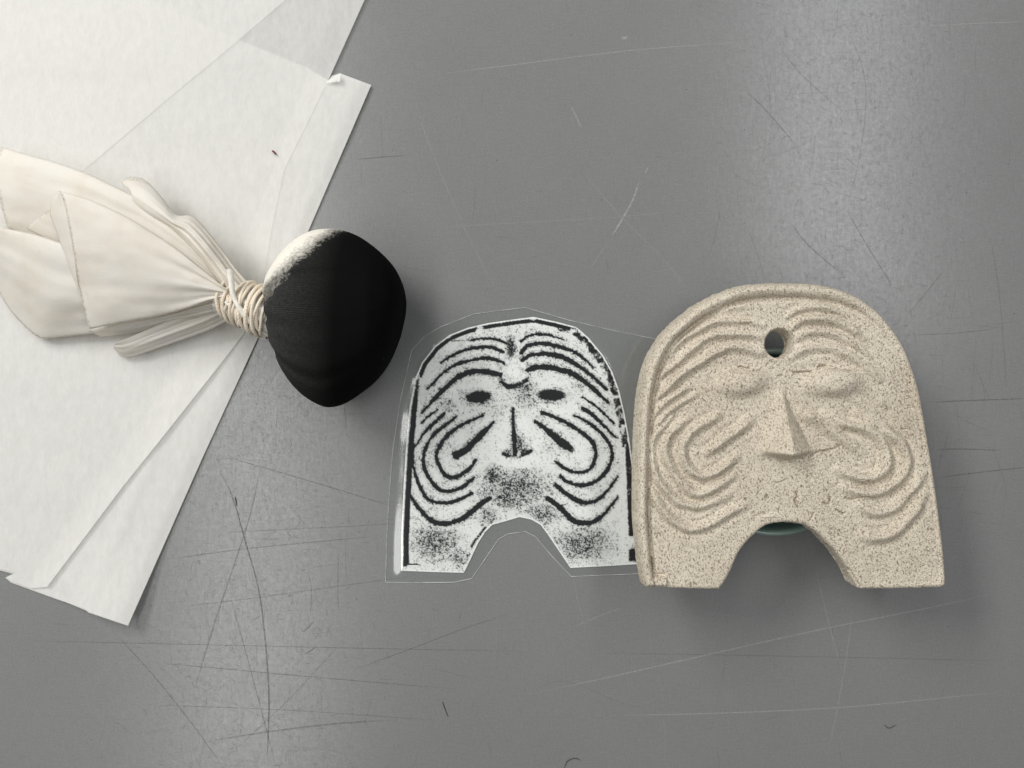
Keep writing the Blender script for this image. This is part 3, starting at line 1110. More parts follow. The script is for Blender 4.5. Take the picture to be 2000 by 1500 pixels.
def build_dish():
    c = P(1514, 864, 0.0198)
    R = 0.0345
    prof = [(0.0001, 0.0021), (R * .70, 0.0021), (R * .84, 0.0035), (R * .90, 0.008), (R * .925, 0.0165), (R * .94, 0.0186), (R * .965, 0.0198), (R * .99, 0.0196),
            (R * 1.0, 0.0188), (R * 1.0, 0.0178), (R * .985, 0.0168), (R * .975, 0.010), (R * .95, 0.003), (R * .88, 0.0006), (R * .80, 0.0001), (0.0001, 0.0001)]
    V, F = lathe(prof)
    me = mesh_np("glass_dish", V + np.array([c[0], c[1], 0]), F[:, ::-1])
    tag(new_obj("glass_dish", me, M_DISH), "round pale green dish hidden beneath the clay mask, rim showing in the arch", "dish")


build_dish()


# ------------------------------------------------------------------ laminated print
def c2(pts):
    return [(730 + x / 2.5, 570 + y / 2.5) for x, y in pts]


def build_print():
    root = thing("laminated_print", "flat laminated black and white print of a mask face, between dabber and clay mask", "print")
    outl = np.array(c2([(134, 1362), (290, 1368), (440, 1372), (475, 1300), (510, 1225), (545, 1172), (578, 1138), (650, 1118), (712, 1100), (770, 1112), (815, 1138),
                        (850, 1185), (960, 1348), (1120, 1340), (1300, 1329), (1298, 1150), (1280, 950), (1266, 850), (1248, 720), (1224, 590), (1198, 480),
                        (1165, 390), (1120, 310), (1050, 225), (990, 172), (900, 148), (780, 122), (680, 135), (560, 152), (460, 175), (370, 210),
                        (300, 262), (235, 345), (200, 430), (175, 560), (157, 750), (143, 1000), (134, 1200)]))
    step = 1.0
    gx = np.arange(776, 1256, step)
    gy = np.arange(612, 1126, step)
    X, Y = np.meshgrid(gx, gy)
    S = sdf(X, Y, outl)
    CX, CY = (X - 730) * 2.5, (Y - 570) * 2.5
    tone = 0.10 + 0.13 * vnoise(CX, CY, 70, 60)

    # the copied relief lines: points in zoom coordinates, width start/end, darkness
    LN = [([(380, 241), (430, 238), (475, 236)], 2, 2, .35), ([(475, 236), (520, 228), (570, 228), (610, 236), (650, 252)], 3, 7, .95),
          ([(330, 345), (370, 320), (430, 290), (500, 272), (560, 270), (600, 280), (635, 295)], 5, 10, 1.0),
          ([(262, 475), (300, 435), (340, 395), (400, 355), (460, 338), (540, 322), (590, 330), (635, 348)], 5, 10, .95),
          ([(235, 592), (290, 530), (350, 470), (400, 425), (450, 398), (500, 388), (560, 392), (620, 405)], 7, 14, 1.1),
          ([(232, 640), (270, 605), (312, 576)], 4, 6, .75), ([(203, 755), (250, 685), (295, 640), (342, 594)], 4, 9, .95),
          ([(400, 612), (350, 650), (300, 690), (260, 745), (243, 810), (250, 870), (285, 930), (320, 965), (370, 975), (430, 955), (492, 908)], 7, 9, 1.0),
          ([(535, 603), (470, 630), (420, 655), (360, 700), (325, 750), (305, 800), (320, 850), (350, 895), (390, 907), (430, 890), (470, 860), (497, 822)], 7, 11, 1.05),
          ([(586, 637), (530, 690), (470, 750), (435, 782), (400, 797)], 8, 24, 1.1),
          ([(196, 745), (190, 815), (200, 880), (225, 950), (260, 1010), (310, 1028), (370, 1030), (420, 1012), (478, 983)], 4, 9, .95),
          ([(178, 998), (215, 1050), (260, 1100), (300, 1125), (340, 1133), (400, 1120), (450, 1095), (510, 1045), (567, 1009)], 8, 13, 1.15),
          ([(720, 243), (750, 218), (790, 208), (850, 210), (925, 233)], 8, 3, .8),
          ([(722, 294), (750, 265), (800, 252), (860, 257), (930, 275), (1000, 305), (1072, 367)], 13, 4, 1.05),
          ([(725, 336), (760, 312), (820, 303), (880, 308), (940, 325), (1010, 370), (1070, 415), (1137, 477)], 11, 8, 1.1),
          ([(748, 383), (790, 370), (850, 368), (910, 380), (970, 400), (1040, 445), (1100, 500), (1142, 537)], 14, 10, 1.15),
          ([(1020, 515), (1080, 555), (1130, 600), (1172, 642)], 6, 4, .8), ([(1018, 568), (1060, 595), (1110, 640), (1185, 714)], 11, 4, .9),
          ([(820, 590), (880, 610), (950, 645), (1020, 690), (1065, 730), (1085, 780), (1075, 830), (1050, 870), (1000, 882), (950, 872), (893, 833)], 9, 9, 1.0),
          ([(980, 605), (1050, 640), (1110, 690), (1155, 750), (1165, 810), (1140, 870), (1100, 915), (1050, 940), (1000, 945), (950, 930), (914, 903)], 6, 10, 1.0),
          ([(785, 630), (840, 670), (900, 720), (962, 767)], 7, 24, 1.1),
          ([(1192, 903), (1150, 960), (1100, 1010), (1050, 1030), (1000, 1022), (940, 985), (888, 943)], 5, 11, 1.05),
          ([(1190, 1005), (1150, 1055), (1110, 1100), (1060, 1125), (1000, 1128), (960, 1105), (910, 1055), (848, 1008)], 6, 16, 1.15),
          ([(679, 568), (682, 640), (687, 720), (690, 795)], 5, 13, 1.1), ([(632, 790), (660, 802), (690, 812), (730, 798), (766, 776)], 9, 9, .8),
          ([(625, 440), (660, 462), (700, 455), (745, 432)], 12, 14, .75)]
    fine = vnoise(CX, CY, 9, 61)
    for i, (pts, w0, w1, k) in enumerate(LN):
        p = crm(pts, 24)
        x0, y0 = p.min(0) - 40
        x1, y1 = p.max(0) + 40
        m = (CX > x0) & (CX < x1) & (CY > y0) & (CY < y1)
        d, t = seg_dist(CX[m] + 3 * vnoise(CX[m], CY[m], 8, 70), CY[m] + 3 * vnoise(CX[m], CY[m], 8, 71), p)
        wd = 1.12 * (1 + .30 * vnoise(CX[m], CY[m], 34, 75)) * (w0 + (w1 - w0) * t) * (0.85 + .25 * np.sin(math.pi * t))
        v = k * np.clip(1.25 - (d / (wd * 0.60 + 1.2)) ** 2 * 0.62, 0, 1) + .46 * k * np.exp(-(d / (wd + 11)) ** 2)
        tone[m] = np.maximum(tone[m], v)

    def blob(cx, cy, rx, ry, k, rot=0.0, pw=2.0):
        c_, s_ = math.cos(rot), math.sin(rot)
        u = ((CX - cx) * c_ + (CY - cy) * s_) / rx
        v = (-(CX - cx) * s_ + (CY - cy) * c_) / ry
        np.maximum(tone, k * np.exp(-(u * u + v * v) ** (pw / 2)), out=tone)
    blob(512, 513, 62, 29, 1.6, -.06, 4)
    blob(505, 520, 92, 42, .55)
    blob(868, 504, 72, 28, 1.35, .05, 3.5)
    blob(870, 508, 105, 44, .55)
    blob(670, 275, 32, 66, .80)
    blob(705, 745, 48, 62, .62)
    blob(735, 782, 34, 22, .75)
    blob(655, 785, 28, 20, .7)
    blob(740, 500, 80, 95, .50)
    blob(700, 455, 85, 30, .72)
    blob(360, 560, 60, 45, .40)
    blob(590, 590, 60, 60, .28)
    blob(690, 960, 200, 120, .56)
    blob(590, 900, 65, 65, .62)
    blob(650, 1010, 100, 60, .58)
    blob(830, 1080, 100, 75, .54)
    blob(300, 1230, 150, 110, .54)
    blob(420, 1300, 60, 50, .5)
    blob(1020, 1230, 160, 100, .56)
    blob(560, 1090, 70, 65, .50)
    blob(1000, 460, 50, 40, .35)
    # cleared spots
    for cx, cy, rx, ry, k in ((685, 388, 62, 60, 1.0), (700, 830, 110, 30, .8), (1000, 780, 60, 60, .5), (450, 830, 50, 50, .4), (1220, 1050, 22, 260, .8), (740, 680, 22, 60, .35)):
        u = ((CX - cx) / rx) ** 2 + ((CY - cy) / ry) ** 2
        tone *= 1 - k * np.exp(-u ** 2)
    ring = np.hypot(CX - 685, CY - 388)
    tone = np.maximum(tone, (.34 + .25 * sstep(380, 450, CY)) * np.exp(-((ring - 76) / 17) ** 2))
    g = np.exp(-(((np.hypot(CX - 683, CY - 388) - 40) / 10) ** 2)) * .22
    tone = np.maximum(tone, g)
    # black border line
    din = -S * 2.5
    ang = np.degrees(np.arctan2(-(CY - 760), CX - 700))
    left = (CX < 330) & (CY > 190)
    bl = 1.25 * np.exp(-((din - 24) / 14.0) ** 4) * sstep(230, 200, CX) * (CY < 1335)
    bl2 = 1.2 * np.exp(-((din - 17) / 10.5) ** 4) * ((CX >= 200) & (CY < 420) & (CX < 960)) * sstep(-.45, -.05, vnoise(CX, CY, 52, 88))
    bl3 = (1.05 * np.exp(-((din - 22) / 19.0) ** 4) * ((CX >= 900) & (CY < 760))) * (0.55 + .6 * vnoise(CX, CY, 16, 89))
    bl4 = 1.3 * np.exp(-((CX - (1243 + (CY - 760) * 0.04)) / 15.0) ** 4) * ((CY >= 740) & (CY < 1195) & (CX > 1100)) * (0.8 + .35 * vnoise(CX, CY, 24, 87))
    bl5 = 1.4 * np.exp(-((CX - 1272) / 26.0) ** 4 - ((CY - 1285) / 32.0) ** 4)
    for b in (bl, bl2, bl3, bl4, bl5):
        tone = np.maximum(tone, b)
    blob(150, 1325, 26, 16, 1.0)
    # diagonal dark trim beside the arch
    dA, _ = seg_dist(CX, CY, [(428, 1340), (455, 1285), (490, 1220), (545, 1150)])
    tone = np.maximum(tone, .85 * np.exp(-(dA / 8) ** 2) * sstep(-.3, .2, vnoise(CX, CY, 30, 86)))
    tone = tone * np.where(din < 7, 0.15, 1.0)
    # copier grain: threshold tone against noise plus a fine dot screen
    grain = 0.52 + 0.24 * vnoise(CX, CY, 6, 41) + 0.16 * vnoise(CX, CY, 17, 42) + .34 * vnoise(CX, CY, 3.4, 43)
    scr = 0.10 * np.sin(CX * 1.02 + CY * 0.35) * np.sin(CY * 1.02 - CX * 0.35)
    ink = sstep(-.34, .30, tone * 1.12 - (grain + scr) * 0.92)
    ink = np.clip(np.maximum(ink, 0.72 * tone ** 1.3) + .035 * np.abs(vnoise(CX, CY, 6, 44)), 0, 1)
    # sheet mesh
    ny, nx = X.shape
    idx = np.arange(ny * nx).reshape(ny, nx)
    cxs = 0.25 * (S[:-1, :-1] + S[1:, :-1] + S[:-1, 1:] + S[1:, 1:])
    keep = cxs < 0
    quads = np.stack([idx[:-1, :-1], idx[1:, :-1], idx[1:, 1:], idx[:-1, 1:]], -1)[keep]
    gyS, gxS = np.gradient(S, step)
    Xf, Yf = X.copy(), Y.copy()
    near = np.abs(S) < 1.2
    Xf[near] -= (S * gxS)[near] * .999
    Yf[near] -= (S * gyS)[near] * .999
    used, inv = np.unique(quads, return_inverse=True)
    z = np.full(len(used), 0.00035)
    f = (H - 0.00035) / H
    V = np.stack([(Xf.ravel()[used] - 1000) * PXS * f, (750 - Yf.ravel()[used]) * PXS * f, z], 1)
    me = mesh_np("printed_paper", V, inv.reshape(quads.shape))
    attr(me, "ink", ink.ravel()[used])
    new_obj("printed_paper", me, M_PRINT, root)
    # film
    film = c2([(58, 1418), (225, 1419), (390, 1418), (478, 1400), (545, 1302), (610, 1207), (655, 1182), (740, 1170), (790, 1195), (870, 1290), (965, 1390), (1290, 1376), (1420, 1370),
               (1440, 900), (1420, 400), (1400, 236), (1150, 185), (960, 140), (740, 77), (612, 92), (490, 108), (330, 170), (250, 215), (185, 285), (130, 530), (95, 760), (78, 960), (65, 1180)])

    def z_film(A, B):
        s = sdf(A, B, outl)
        leftish = sstep(880, 800, A) * sstep(700, 800, B)
        zf = 0.00020 + (1 - leftish) * 0.00026 * sstep(9, -5, s)
        lift = np.interp(B, [760, 800, 815, 850, 870, 980, 1030, 1110, 1130], [.5, .6, .97, .97, .7, .75, 1.02, 1.1, .9])
        zf = zf + leftish * (0.00034 * lift * sstep(19, -9, s)) + 0.00003 * vnoise(A, B, 40, 95)
        return zf
    me, _ = fill_poly(film, 4.0, z_film, "clear_film")
    new_obj("clear_film", me, M_FILM, root)
    me, _ = fill_poly(film, 8.0, lambda A, B: np.full(A.shape, 0.00010), "backing_film")
    new_obj("backing_film", me, M_FILM_BACK, root)
    # the cut edge catches light
    loop = film + [film[0]]
    q = []
    for a, b in zip(loop[:-1], loop[1:]):
        n = max(2, int(math.dist(a, b) / 6))
        for k in range(n):
            q.append((a[0] + (b[0] - a[0]) * k / n, a[1] + (b[1] - a[1]) * k / n))
    q = np.array(q)
    n = len(q)
    prof = [(-.00011, .00002), (-.00009, .00030), (.00009, .00030), (.00011, .00002)]
    tg = np.roll(q, -1, 0) - np.roll(q, 1, 0)
    tg /= np.linalg.norm(tg, axis=1)[:, None]
    nr = np.stack([tg[:, 1], -tg[:, 0]], 1)
    V = []
    for i in range(n):
        b = P(q[i][0], q[i][1])
        for o_, zz in prof:
            V.append((b[0] + nr[i][0] * o_, b[1] - nr[i][1] * o_, zz))
    F = []
    for i in range(n):
        j = (i + 1) % n
        for k in range(3):
            F.append((i * 4 + k, i * 4 + k + 1, j * 4 + k + 1, j * 4 + k))
    me = mesh_np("film_edge", np.array(V), np.array(F))
    new_obj("film_edge", me, M_FEDGE, root)


build_print()


# ------------------------------------------------------------------ cloth dabber
def c4(pts):
    return [(400 + x / 3.75, 420 + y / 3.75) for x, y in pts]


def c3(pts):
    return [(x / 3.26, 260 + y / 3.26) for x, y in pts]


def grid_mesh(name, G, closed_v=False):
    """G: (nu,nv,3) grid -> mesh with uv"""
    nu, nv, _ = G.shape
    idx = np.arange(nu * nv).reshape(nu, nv)
    if closed_v:
        idx2 = np.concatenate([idx, idx[:, :1]], 1)
    else:
        idx2 = idx
    q = np.stack([idx2[:-1, :-1], idx2[1:, :-1], idx2[1:, 1:], idx2[:-1, 1:]], -1).reshape(-1, 4)
    me = mesh_np(name, G.reshape(-1, 3), q)
    uvl = me.uv_layers.new(name="uv")
    n_v = idx2.shape[1]
    u = np.repeat(np.arange(nu) / (nu - 1), n_v).reshape(nu, n_v)
    v = np.tile(np.arange(n_v) / (n_v - 1), nu).reshape(nu, n_v)
    c = lambda A: np.stack([A[:-1, :-1], A[1:, :-1], A[1:, 1:], A[:-1, 1:]], -1).reshape(-1)
    uvs = np.stack([c(u), c(v)], 1)
    if len(uvl.data) == len(uvs):
        uvl.data.foreach_set("uv", uvs.astype(np.float32).ravel())
    return me


def build_dabber():
    root = thing("cloth_dabber", "white satin cloth dabber bound with string, its round head blackened with ink", "dabber")
    # ---- head
    top = crm(c4([(500, 640), (488, 560), (484, 470), (530, 370), (600, 270), (700, 180), (800, 127), (890, 111), (1000, 116), (1130, 160), (1260, 250), (1370, 360), (1430, 470), (1457, 580), (1452, 690)]), 70)
    bot = crm(c4([(500, 800), (494, 850), (520, 905), (556, 985), (580, 1100), (640, 1214), (738, 1322), (845, 1390), (925, 1408), (1020, 1382), (1130, 1312), (1240, 1222), (1330, 1100), (1390, 960), (1425, 830), (1446, 740), (1452, 690)]), 70)
    nu, nv = 70, 128
    t = np.linspace(0, 1, nu)
    hz = np.interp(t, [0, .06, .15, .3, .5, .7, .85, .94, 1.0], [.0055, .0100, .0165, .0222, .0242, .0232, .0180, .0110, 0.0])
    hz[1:-1] = (hz[:-2] + hz[1:-1] + hz[2:]) / 3
    zc = np.interp(t, [0, .12, .35, .6, 1.0], [.0205, .0215, .0243, .0243, .0225])
    th = np.linspace(0, 2 * math.pi, nv, endpoint=False)
    G = np.zeros((nu, nv, 3))
    ink = np.zeros((nu, nv))
    deep = np.zeros((nu, nv))
    for i in range(nu):
        C = (top[i] + bot[i]) / 2
        Dv = (top[i] - bot[i]) / 2
        cs, sn = np.cos(th), np.sin(th)
        # fuller than an ellipse
        k = 0.90
        cs2, sn2 = np.sign(cs) * np.abs(cs) ** k, np.sign(sn) * np.abs(sn) ** k
        # gathers that run out of the neck
        fade = math.exp(-t[i] * 7.5)
        pl = fade * (0.10 * np.sin(9 * th + .7) + 0.07 * np.sin(17 * th + 2) + .05 * np.sin(29 * th))
        # two deep tucks seen from above
        for a0, dpt, sp in ((1.20, .50, .055), (2.30, .42, .08), (1.75, .16, .05)):
            pl -= dpt * np.exp(-((th - a0) / sp) ** 2) * math.exp(-t[i] * 5.0)
            pl += .5 * dpt * np.exp(-((th - a0 + .16) / sp) ** 2) * math.exp(-t[i] * 5.0)
        rr = 1 + pl
        px = C[0] + Dv[0] * cs2
        py = C[1] + Dv[1] * cs2
        for a0, dpt in ((1.20, 15.0), (2.35, 11.0), (1.75, 5.0)):
            dn = np.exp(-((th - a0 - .5 * t[i]) / .075) ** 2) * math.exp(-((t[i] - .13) / .11) ** 2)
            px = px + dpt * dn
            py = py + dpt * .25 * dn
        z = zc[i] + hz[i] * sn2 * rr
        z = np.maximum(z, 0.0004 + 0.0006 * np.abs(cs))
        f = (H - z) / H
        f0 = (H - zc[i]) / H      # silhouette is at the mid level
        G[i, :, 0] = (px - 1000) * PXS * f0
        G[i, :, 1] = (750 - py) * PXS * f0
        G[i, :, 2] = z
        # ink: pale crescent on the upper shoulder beside the neck
        X_, Y_ = px, py
        dl = (X_ - 548) * .62 + (Y_ - 560) * .42        # grows away from the upper-left shoulder
        shoulder = np.clip((X_ + Y_ * .95 - 1099) / 40.0, -3, 2)
        low = np.clip((Y_ - 608) / 20.0, 0, 1) * np.clip((X_ - 536) / 12.0, -1, 1)
        ink[i] = np.clip(0.42 + .40 * np.maximum(shoulder, np.where(Y_ > 606, low * 1.2, -3)), -.6, 1)
        ink[i] -= 1.5 * np.exp(-((th - math.pi) / .30) ** 2) * math.exp(-(t[i] / .17) ** 4)
        deep[i] = np.clip((X_ - 545 + (Y_ - 620) * .06) / 135.0, 0, 1)  # painted shading of the black: grey, as if lit, at left, to full black
    me = grid_mesh("head", G, True)
    attr(me, "ink", ink.ravel())
    attr(me, "deep", deep.ravel())
    new_obj("inked_head", me, M_INK, root)

    # ---- bound neck
    A = np.array(P(440, 583, .0185))
    B = np.array(P(533, 614, .0212))
    ax = B - A
    ln = np.linalg.norm(ax)
    ax /= ln
    e1 = np.cross(ax, (0, 0, 1))
    e1 /= np.linalg.norm(e1)
    e2 = np.cross(e1, ax)

    def rad(s):
        return np.interp(s, [-.3, 0, .12, .3, .5, .75, 1.0, 1.2], [.0062, .0050, .0048, .0062, .0071, .0074, .0070, .0070])
    nu, nv = 24, 60
    G = np.zeros((nu, nv, 3))
    for i in range(nu):
        s = -.1 + 1.2 * i / (nu - 1)
        for j in range(nv):
            a = 2 * math.pi * j / nv
            r = rad(s) * (1 + .05 * math.sin(11 * a + 2 * s) + .04 * math.sin(5 * a))
            G[i, j] = A + ax * ln * s + r * (e1 * math.cos(a) + e2 * math.sin(a))
    new_obj("gathered_neck", grid_mesh("gathered_neck", G, True), M_SATIN, root)

    def tube(path, r, nv=8, name="string"):
        path = np.asarray(path)
        n = len(path)
        tg = np.gradient(path, axis=0)
        tg /= np.linalg.norm(tg, axis=1)[:, None] + 1e-12
        up = np.array([0.13, .21, .97])
        G = np.zeros((n, nv, 3))
        for i in range(n):
            a = np.cross(tg[i], up)
            la = np.linalg.norm(a)
            if la < 1e-6:
                a = np.array([1., 0, 0])
                la = 1
            a /= la
            b = np.cross(a, tg[i])
            rr = r[i] if hasattr(r, "__len__") else r
            for j in range(nv):
                q = 2 * math.pi * j / nv
                G[i, j] = path[i] + rr * (a * math.cos(q) + b * math.sin(q))
        me = grid_mesh(name, G, True)
        # uv: u along length so that the twist repeats
        L = np.r_[0, np.cumsum(np.linalg.norm(np.diff(path, axis=0), axis=1))]
        uvl = me.uv_layers[0]
        arr = np.zeros(len(uvl.data) * 2, np.float32)
        uvl.data.foreach_get("uv", arr)
        arr = arr.reshape(-1, 2)
        arr[:, 0] = arr[:, 0] * L[-1] / .0016
        arr[:, 1] *= 1.0
        uvl.data.foreach_set("uv", arr.ravel())
        return me
    # one continuous string: wound towards the head, then criss-crossed back and again
    path = []
    r_s = .00060
    legs = [(0.06, 0.97, 11, .0005), (0.97, 0.04, 8, .0012), (0.04, 0.98, 6, .0018)]
    ph = 0.0
    for s0, s1, turns, lift in legs:
        n = int(turns * 40)
        for k in range(n):
            u = k / n
            s = s0 + (s1 - s0) * u
            a = ph + 2 * math.pi * turns * u
            tilt = (.10 + .05 * math.sin(a * .37)) * math.cos(a + .6 + .5 * math.sin(a * .21)) * (1 if s1 > s0 else -1)
            s2 = min(1.0, max(0.0, s + tilt))
            r = rad(s2) + lift + .0003 * math.sin(3 * a + s * 9) + random.uniform(-.00008, .00008)
            path.append(A + ax * ln * s2 + r * (e1 * math.cos(a) + e2 * math.sin(a)))
        ph += 2 * math.pi * turns
    bs = new_obj("binding_string", tube(path, r_s, 8, "binding_string"), M_STRING, root)
    # loose strands
    strands = [([P(449, 526, .0300), P(452, 553, .0295), P(456, 578, .0290), (P(470, 605, .0285)), P(492, 632, .026), P(520, 652, .022), P(533, 660, .019)], [.0012, .0011, .0009, .0010, .0010, .0008, .0005]),
               ([P(440, 590, .026), P(455, 602, .0265), P(470, 622, .0245), P(500, 645, .021), P(535, 668, .016), P(546, 690, .012)], [.0005] * 6),
               ([P(530, 640, .024), P(534, 652, .022), P(546, 648, .021), P(551, 642, .021)], [.0007, .0013, .0009, .0003])]
    for pts, rr in strands:
        p = crm(pts, 36)
        r_ = np.interp(np.linspace(0, 1, 36), np.linspace(0, 1, len(rr)), rr)
        new_obj("loose_strand", tube(p, r_, 7, "loose_strand"), M_THREAD, bs)

    # ---- satin tails: each a swept sheet running from its free edge into the neck
    NK = (1452, 1010)

    def flap(name, tp, bt, zt, zb, bulge, pleats, outer=None, nu=70, nv=46, seed=0, curl=0.0, label=None):
        T = crm(c3(tp), nu)
        Bm = crm(c3(bt), nu)
        u = np.linspace(0, 1, nu)[:, None]
        v = np.linspace(0, 1, nv)[None, :]
        X = T[:, 0:1] * (1 - v) + Bm[:, 0:1] * v
        Y = T[:, 1:2] * (1 - v) + Bm[:, 1:2] * v
        if outer is not None:
            O = crm(c3(outer), nv)
            dx = O[:, 0] - (T[0, 0] * (1 - v[0]) + Bm[0, 0] * v[0])
            dy = O[:, 1] - (T[0, 1] * (1 - v[0]) + Bm[0, 1] * v[0])
            fall = np.clip(1 - u * 2.2, 0, 1) ** 2
            X = X + dx[None, :] * fall
            Y = Y + dy[None, :] * fall
        ZT = np.interp(u[:, 0], np.linspace(0, 1, len(zt)), zt)[:, None]
        ZB = np.interp(u[:, 0], np.linspace(0, 1, len(zb)), zb)[:, None]
        Z = ZT * (1 - v) + ZB * v
        BG = np.interp(u[:, 0], np.linspace(0, 1, len(bulge)), bulge)[:, None]
        Z = Z + BG * (4 * v * (1 - v)) ** 0.8
        for k, amp, phs in pleats:
            Z = Z + amp * np.sin(2 * math.pi * k * v + phs + 1.2 * u) * (u ** 1.6) * (1 - .6 * u ** 6)
        Z = Z + .0009 * vnoise(X * .6, Y, 60, 400 + seed) + .00015 * vnoise(X * .5, Y, 16, 430 + seed)
        Z = Z + .0003 * vnoise(v * 7 + 0 * u, u * 2.2 + 0 * v, 1.0, 460 + seed) * (1 - v) ** .2 * np.minimum(1, 6 * v + .1)
        Z = np.maximum(Z, 0.0024)
        f = (H - Z) / H
        G = np.stack([(X - 1000) * PXS * f, (750 - Y) * PXS * f, Z], -1)
        o = new_obj(name, grid_mesh(name, G), M_SATIN, root)
        md = o.modifiers.new("thickness", 'SOLIDIFY')
        md.thickness = 0.0002
        md.offset = 0
        return o
    k = .001
    # back upper flap
    flap("cloth_tail", [(12, 88), (150, 130), (350, 185), (560, 260), (720, 335), (850, 402), (1000, 500), (1200, 680), (1430, 960)],
         [(48, 604), (200, 660), (400, 740), (700, 850), (1000, 940), (1250, 1000), (1440, 1020)],
         [10 * k, 12 * k, 15 * k, 19 * k, 22 * k], [5 * k, 6 * k, 8 * k, 12 * k, 18 * k], [3 * k, 4 * k, 4 * k, 2 * k, 1 * k], [(3, .0010, .4), (7, .0003, 0)],
         outer=[(12, 88), (-22, 160), (-26, 260), (-4, 400), (20, 500), (48, 604)], seed=1)
    # pale layer behind the triangle
    flap("cloth_tail", [(335, 470), (500, 560), (800, 690), (1150, 850), (1440, 985)],
         [(165, 606), (330, 690), (600, 820), (1000, 950), (1440, 1015)],
         [15 * k, 16 * k, 18 * k, 21 * k], [11 * k, 13 * k, 15 * k, 19 * k], [1 * k, 1 * k, 0, 0], [(3, .0006, 0)], seed=2, nv=24)
    # lower left flap
    flap("cloth_tail", [(-330, 520), (-120, 570), (0, 600), (200, 640), (360, 690), (700, 810), (1100, 930), (1440, 1005)],
         [(-330, 640), (-200, 760), (-90, 900), (0, 1020), (60, 1120), (150, 1222), (230, 1290), (300, 1308), (450, 1292), (700, 1262), (1000, 1200), (1250, 1130), (1440, 1060)],
         [15 * k, 16 * k, 17 * k, 18 * k, 20 * k], [5 * k, 4 * k, 5 * k, 9 * k, 14 * k], [3 * k, 4 * k, 4 * k, 2 * k, 0], [(2, .0012, .2), (5, .0003, 1)], seed=3)
    # rolled fold along the top
    flap("cloth_tail", [(795, 300), (850, 280), (935, 308), (1030, 410), (1120, 520), (1240, 540), (1400, 725), (1500, 860), (1590, 965)],
         [(815, 335), (838, 385), (846, 442), (950, 520), (1100, 612), (1250, 760), (1400, 955), (1480, 1060)],
         [13 * k, 16 * k, 19 * k, 18 * k], [14 * k, 17 * k, 20 * k, 22 * k], [2 * k, 5 * k, 5 * k, 4 * k], [(2, .0012, 1.0), (5, .0006, 0)],
         outer=[(795, 300), (770, 312), (790, 330), (815, 335)], seed=4, nv=40)
    # lower roll
    flap("cloth_tail", [(740, 1338), (900, 1268), (1100, 1186), (1300, 1108), (1450, 1040)],
         [(738, 1385), (780, 1424), (860, 1418), (1000, 1370), (1200, 1302), (1350, 1246), (1490, 1170), (1560, 1120)],
         [9 * k, 10 * k, 13 * k, 18 * k], [4 * k, 5 * k, 7 * k, 13 * k], [1.0 * k, 2.0 * k, 3 * k, 3 * k], [(2, .0018, .5), (5, .0008, 2), (9, .0003, 0)],
         outer=[(740, 1338), (726, 1360), (730, 1375), (738, 1385)], seed=5, nv=36)
    # gathers under the triangle
    flap("cloth_tail", [(560, 1255), (800, 1200), (1050, 1140), (1250, 1080), (1450, 1020)],
         [(640, 1296), (850, 1270), (1100, 1210), (1300, 1180), (1500, 1130)],
         [12 * k, 14 * k, 16 * k, 20 * k], [7 * k, 8 * k, 11 * k, 16 * k], [1 * k, 2 * k, 2 * k, 2 * k], [(3, .0012, 0), (6, .0006, 1)], seed=6, nv=36)
    # front triangle with its folded-back lip
    tri = flap("cloth_tail", [(385, 369), (500, 402), (610, 440), (800, 530), (950, 622), (1100, 722), (1250, 842), (1450, 1000)],
         [(572, 1247), (700, 1222), (800, 1200), (1000, 1166), (1200, 1112), (1300, 1074), (1450, 1030)],
         [25 * k, 25 * k, 25 * k, 26 * k, 26.5 * k], [16 * k, 17 * k, 18 * k, 21 * k, 25 * k], [2 * k, 4 * k, 5 * k, 3 * k, 0],
         [(2, .0010, .3), (5, .0003, 1.2)], outer=[(385, 369), (412, 450), (445, 600), (472, 760), (500, 940), (535, 1110), (572, 1247)], seed=7, nv=64)
    lip = flap("folded_lip", [(388, 372), (415, 460), (448, 620), (476, 790), (500, 960), (520, 1040)],
         [(372, 370), (328, 425), (322, 520), (352, 600), (400, 740), (450, 870), (500, 1000), (518, 1044)],
         [24.6 * k, 24.2 * k, 22 * k, 19.6 * k, 17 * k], [23 * k, 20 * k, 18 * k, 17 * k, 16.6 * k], [.6 * k, .6 * k, .5 * k, 0], [], seed=8, nu=40, nv=20)


    lip.parent = tri
    # loose ends along the raw edges
    FR = []
    for edge, zz in (([(-8, 200), (-4, 400), (20, 500), (48, 600)], .0085), ([(385, 369), (445, 600), (500, 940), (572, 1247)], .022),
                     ([(0, 1020), (60, 1120), (150, 1222), (230, 1290), (300, 1308)], .0052), ([(800, 285), (850, 280), (935, 306)], .016)):
        e = crm(c3(edge), 60)
        for q in range(26):
            k_ = random.randrange(60)
            x, y = e[k_]
            a = random.uniform(0, 6.28)
            L = random.uniform(2, 6)
            FR.append([P(x, y, zz), P(x + L * .5 * math.cos(a), y + L * .5 * math.sin(a), zz + .0004), P(x + L * math.cos(a + .5), y + L * math.sin(a + .5), zz)])
    V, F = [], []
    for pts in FR:
        p = crm(pts, 6)
        for k_ in range(5):
            a, b = p[k_], p[k_ + 1]
            d_ = b - a
            n_ = np.array([-d_[1], d_[0], 0])
            n_ = n_ / (np.linalg.norm(n_) + 1e-9) * .00006
            m_ = np.array([0, 0, .00012])
            i0 = len(V)
            V += [a - n_, a + n_, a + m_, b - n_, b + n_, b + m_]
            F += [(i0, i0 + 1, i0 + 4, i0 + 3), (i0 + 1, i0 + 2, i0 + 5, i0 + 4), (i0 + 2, i0, i0 + 3, i0 + 5)]
    fo = new_obj("frayed_edge", mesh_np("frayed_edge", np.array(V), np.array(F)), M_THREAD, root)
    fo["kind"] = "stuff"


build_dabber()


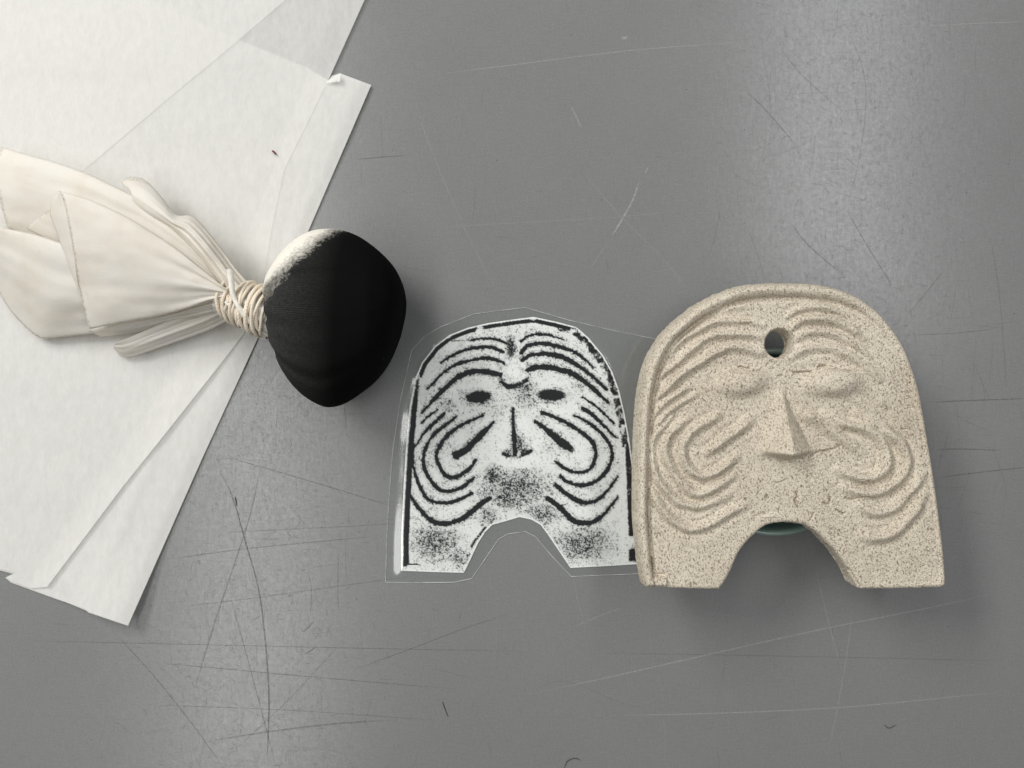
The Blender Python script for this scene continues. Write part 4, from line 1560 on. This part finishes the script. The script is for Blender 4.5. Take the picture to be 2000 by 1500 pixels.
# ------------------------------------------------------------------ lint, flecks, dust
def fibre(name, pts, r, material, label, cat="fibre"):
    p = crm(pts, 20)
    me_pts = np.asarray(p)
    tg = np.gradient(me_pts, axis=0)
    tg /= np.linalg.norm(tg, axis=1)[:, None] + 1e-12
    G = np.zeros((20, 6, 3))
    for i in range(20):
        a = np.cross(tg[i], (0, 0, 1.0))
        a /= np.linalg.norm(a) + 1e-12
        b = np.cross(a, tg[i])
        k = r * min(1, .35 + 4 * min(i, 19 - i) / 19)
        for j in range(6):
            q = 2 * math.pi * j / 6
            G[i, j] = me_pts[i] + k * (a * math.cos(q) + b * math.sin(q))
    o = new_obj(name, grid_mesh(name, G, True), material)
    tag(o, label, cat)
    return o


M_HAIR = m_plain("dark_hair", (0.05, 0.05, 0.05))
M_RED = m_plain("reddish_fleck", (0.16, 0.035, 0.04))
zt_ = .0472
fibre("lint_thread", [P(717, 672, .0420), P(724, 683, .0415), P(733, 688, .0395), P(737, 699, .0365), P(748, 701, .0330)], .00016, M_THREAD, "tiny white curled thread stuck on the inked black head", "thread")
fibre("red_fleck", [P(531, 294, .0022), P(535, 297, .0023), P(539, 302, .0022)], .00035, M_RED, "tiny dark red fleck lying on the white papers", "fleck")
fibre("dark_hair", [P(864, 1370, .0003), P(868, 1382, .0003), P(875, 1400, .0003)], .00011, M_HAIR, "short straight dark hair below the laminated print", "hair")
fibre("dark_hair", [P(1102, 1500, .0003), P(1108, 1487, .0003), P(1122, 1481, .0003), P(1134, 1485, .0003)], .00011, M_HAIR, "curled dark hair at the bottom edge of the table", "hair")
fibre("dark_hair", [P(1727, 1415, .0003), P(1736, 1422, .0003), P(1750, 1416, .0003)], .00010, M_HAIR, "small curved dark hair lying below the clay mask", "hair")
fibre("dark_hair", [P(459, 970, .0003), P(461, 980, .0003), P(462, 988, .0003)], .00014, M_HAIR, "tiny dark hair on the shiny table beside the papers", "hair")


def build_dust():
    V, F = [], []
    for i in range(150):
        x, y = random.uniform(-20, 2020), random.uniform(-20, 1520)
        if x < 700 and y < 1200:
            continue
        b = P(x, y, 0)
        r = random.uniform(.00008, .00022)
        i0 = len(V)
        a0 = random.uniform(0, 6)
        for kx in range(5):
            a = a0 + kx * 1.2566
            rr = r * random.uniform(.6, 1.3)
            V.append((b[0] + rr * math.cos(a), b[1] + rr * math.sin(a), .00004))
        V.append((b[0], b[1], .00004 + r))
        for kx in range(5):
            F.append((i0 + kx, i0 + (kx + 1) % 5, i0 + 5))
    me = mesh_np("dust", np.array(V), np.array(F))
    o = new_obj("dust", me, m_plain("dust_specks", (0.07, 0.07, 0.068)))
    o["kind"] = "stuff"
    tag(o, "scattered dark dust specks on the grey table", "dust")


build_dust()
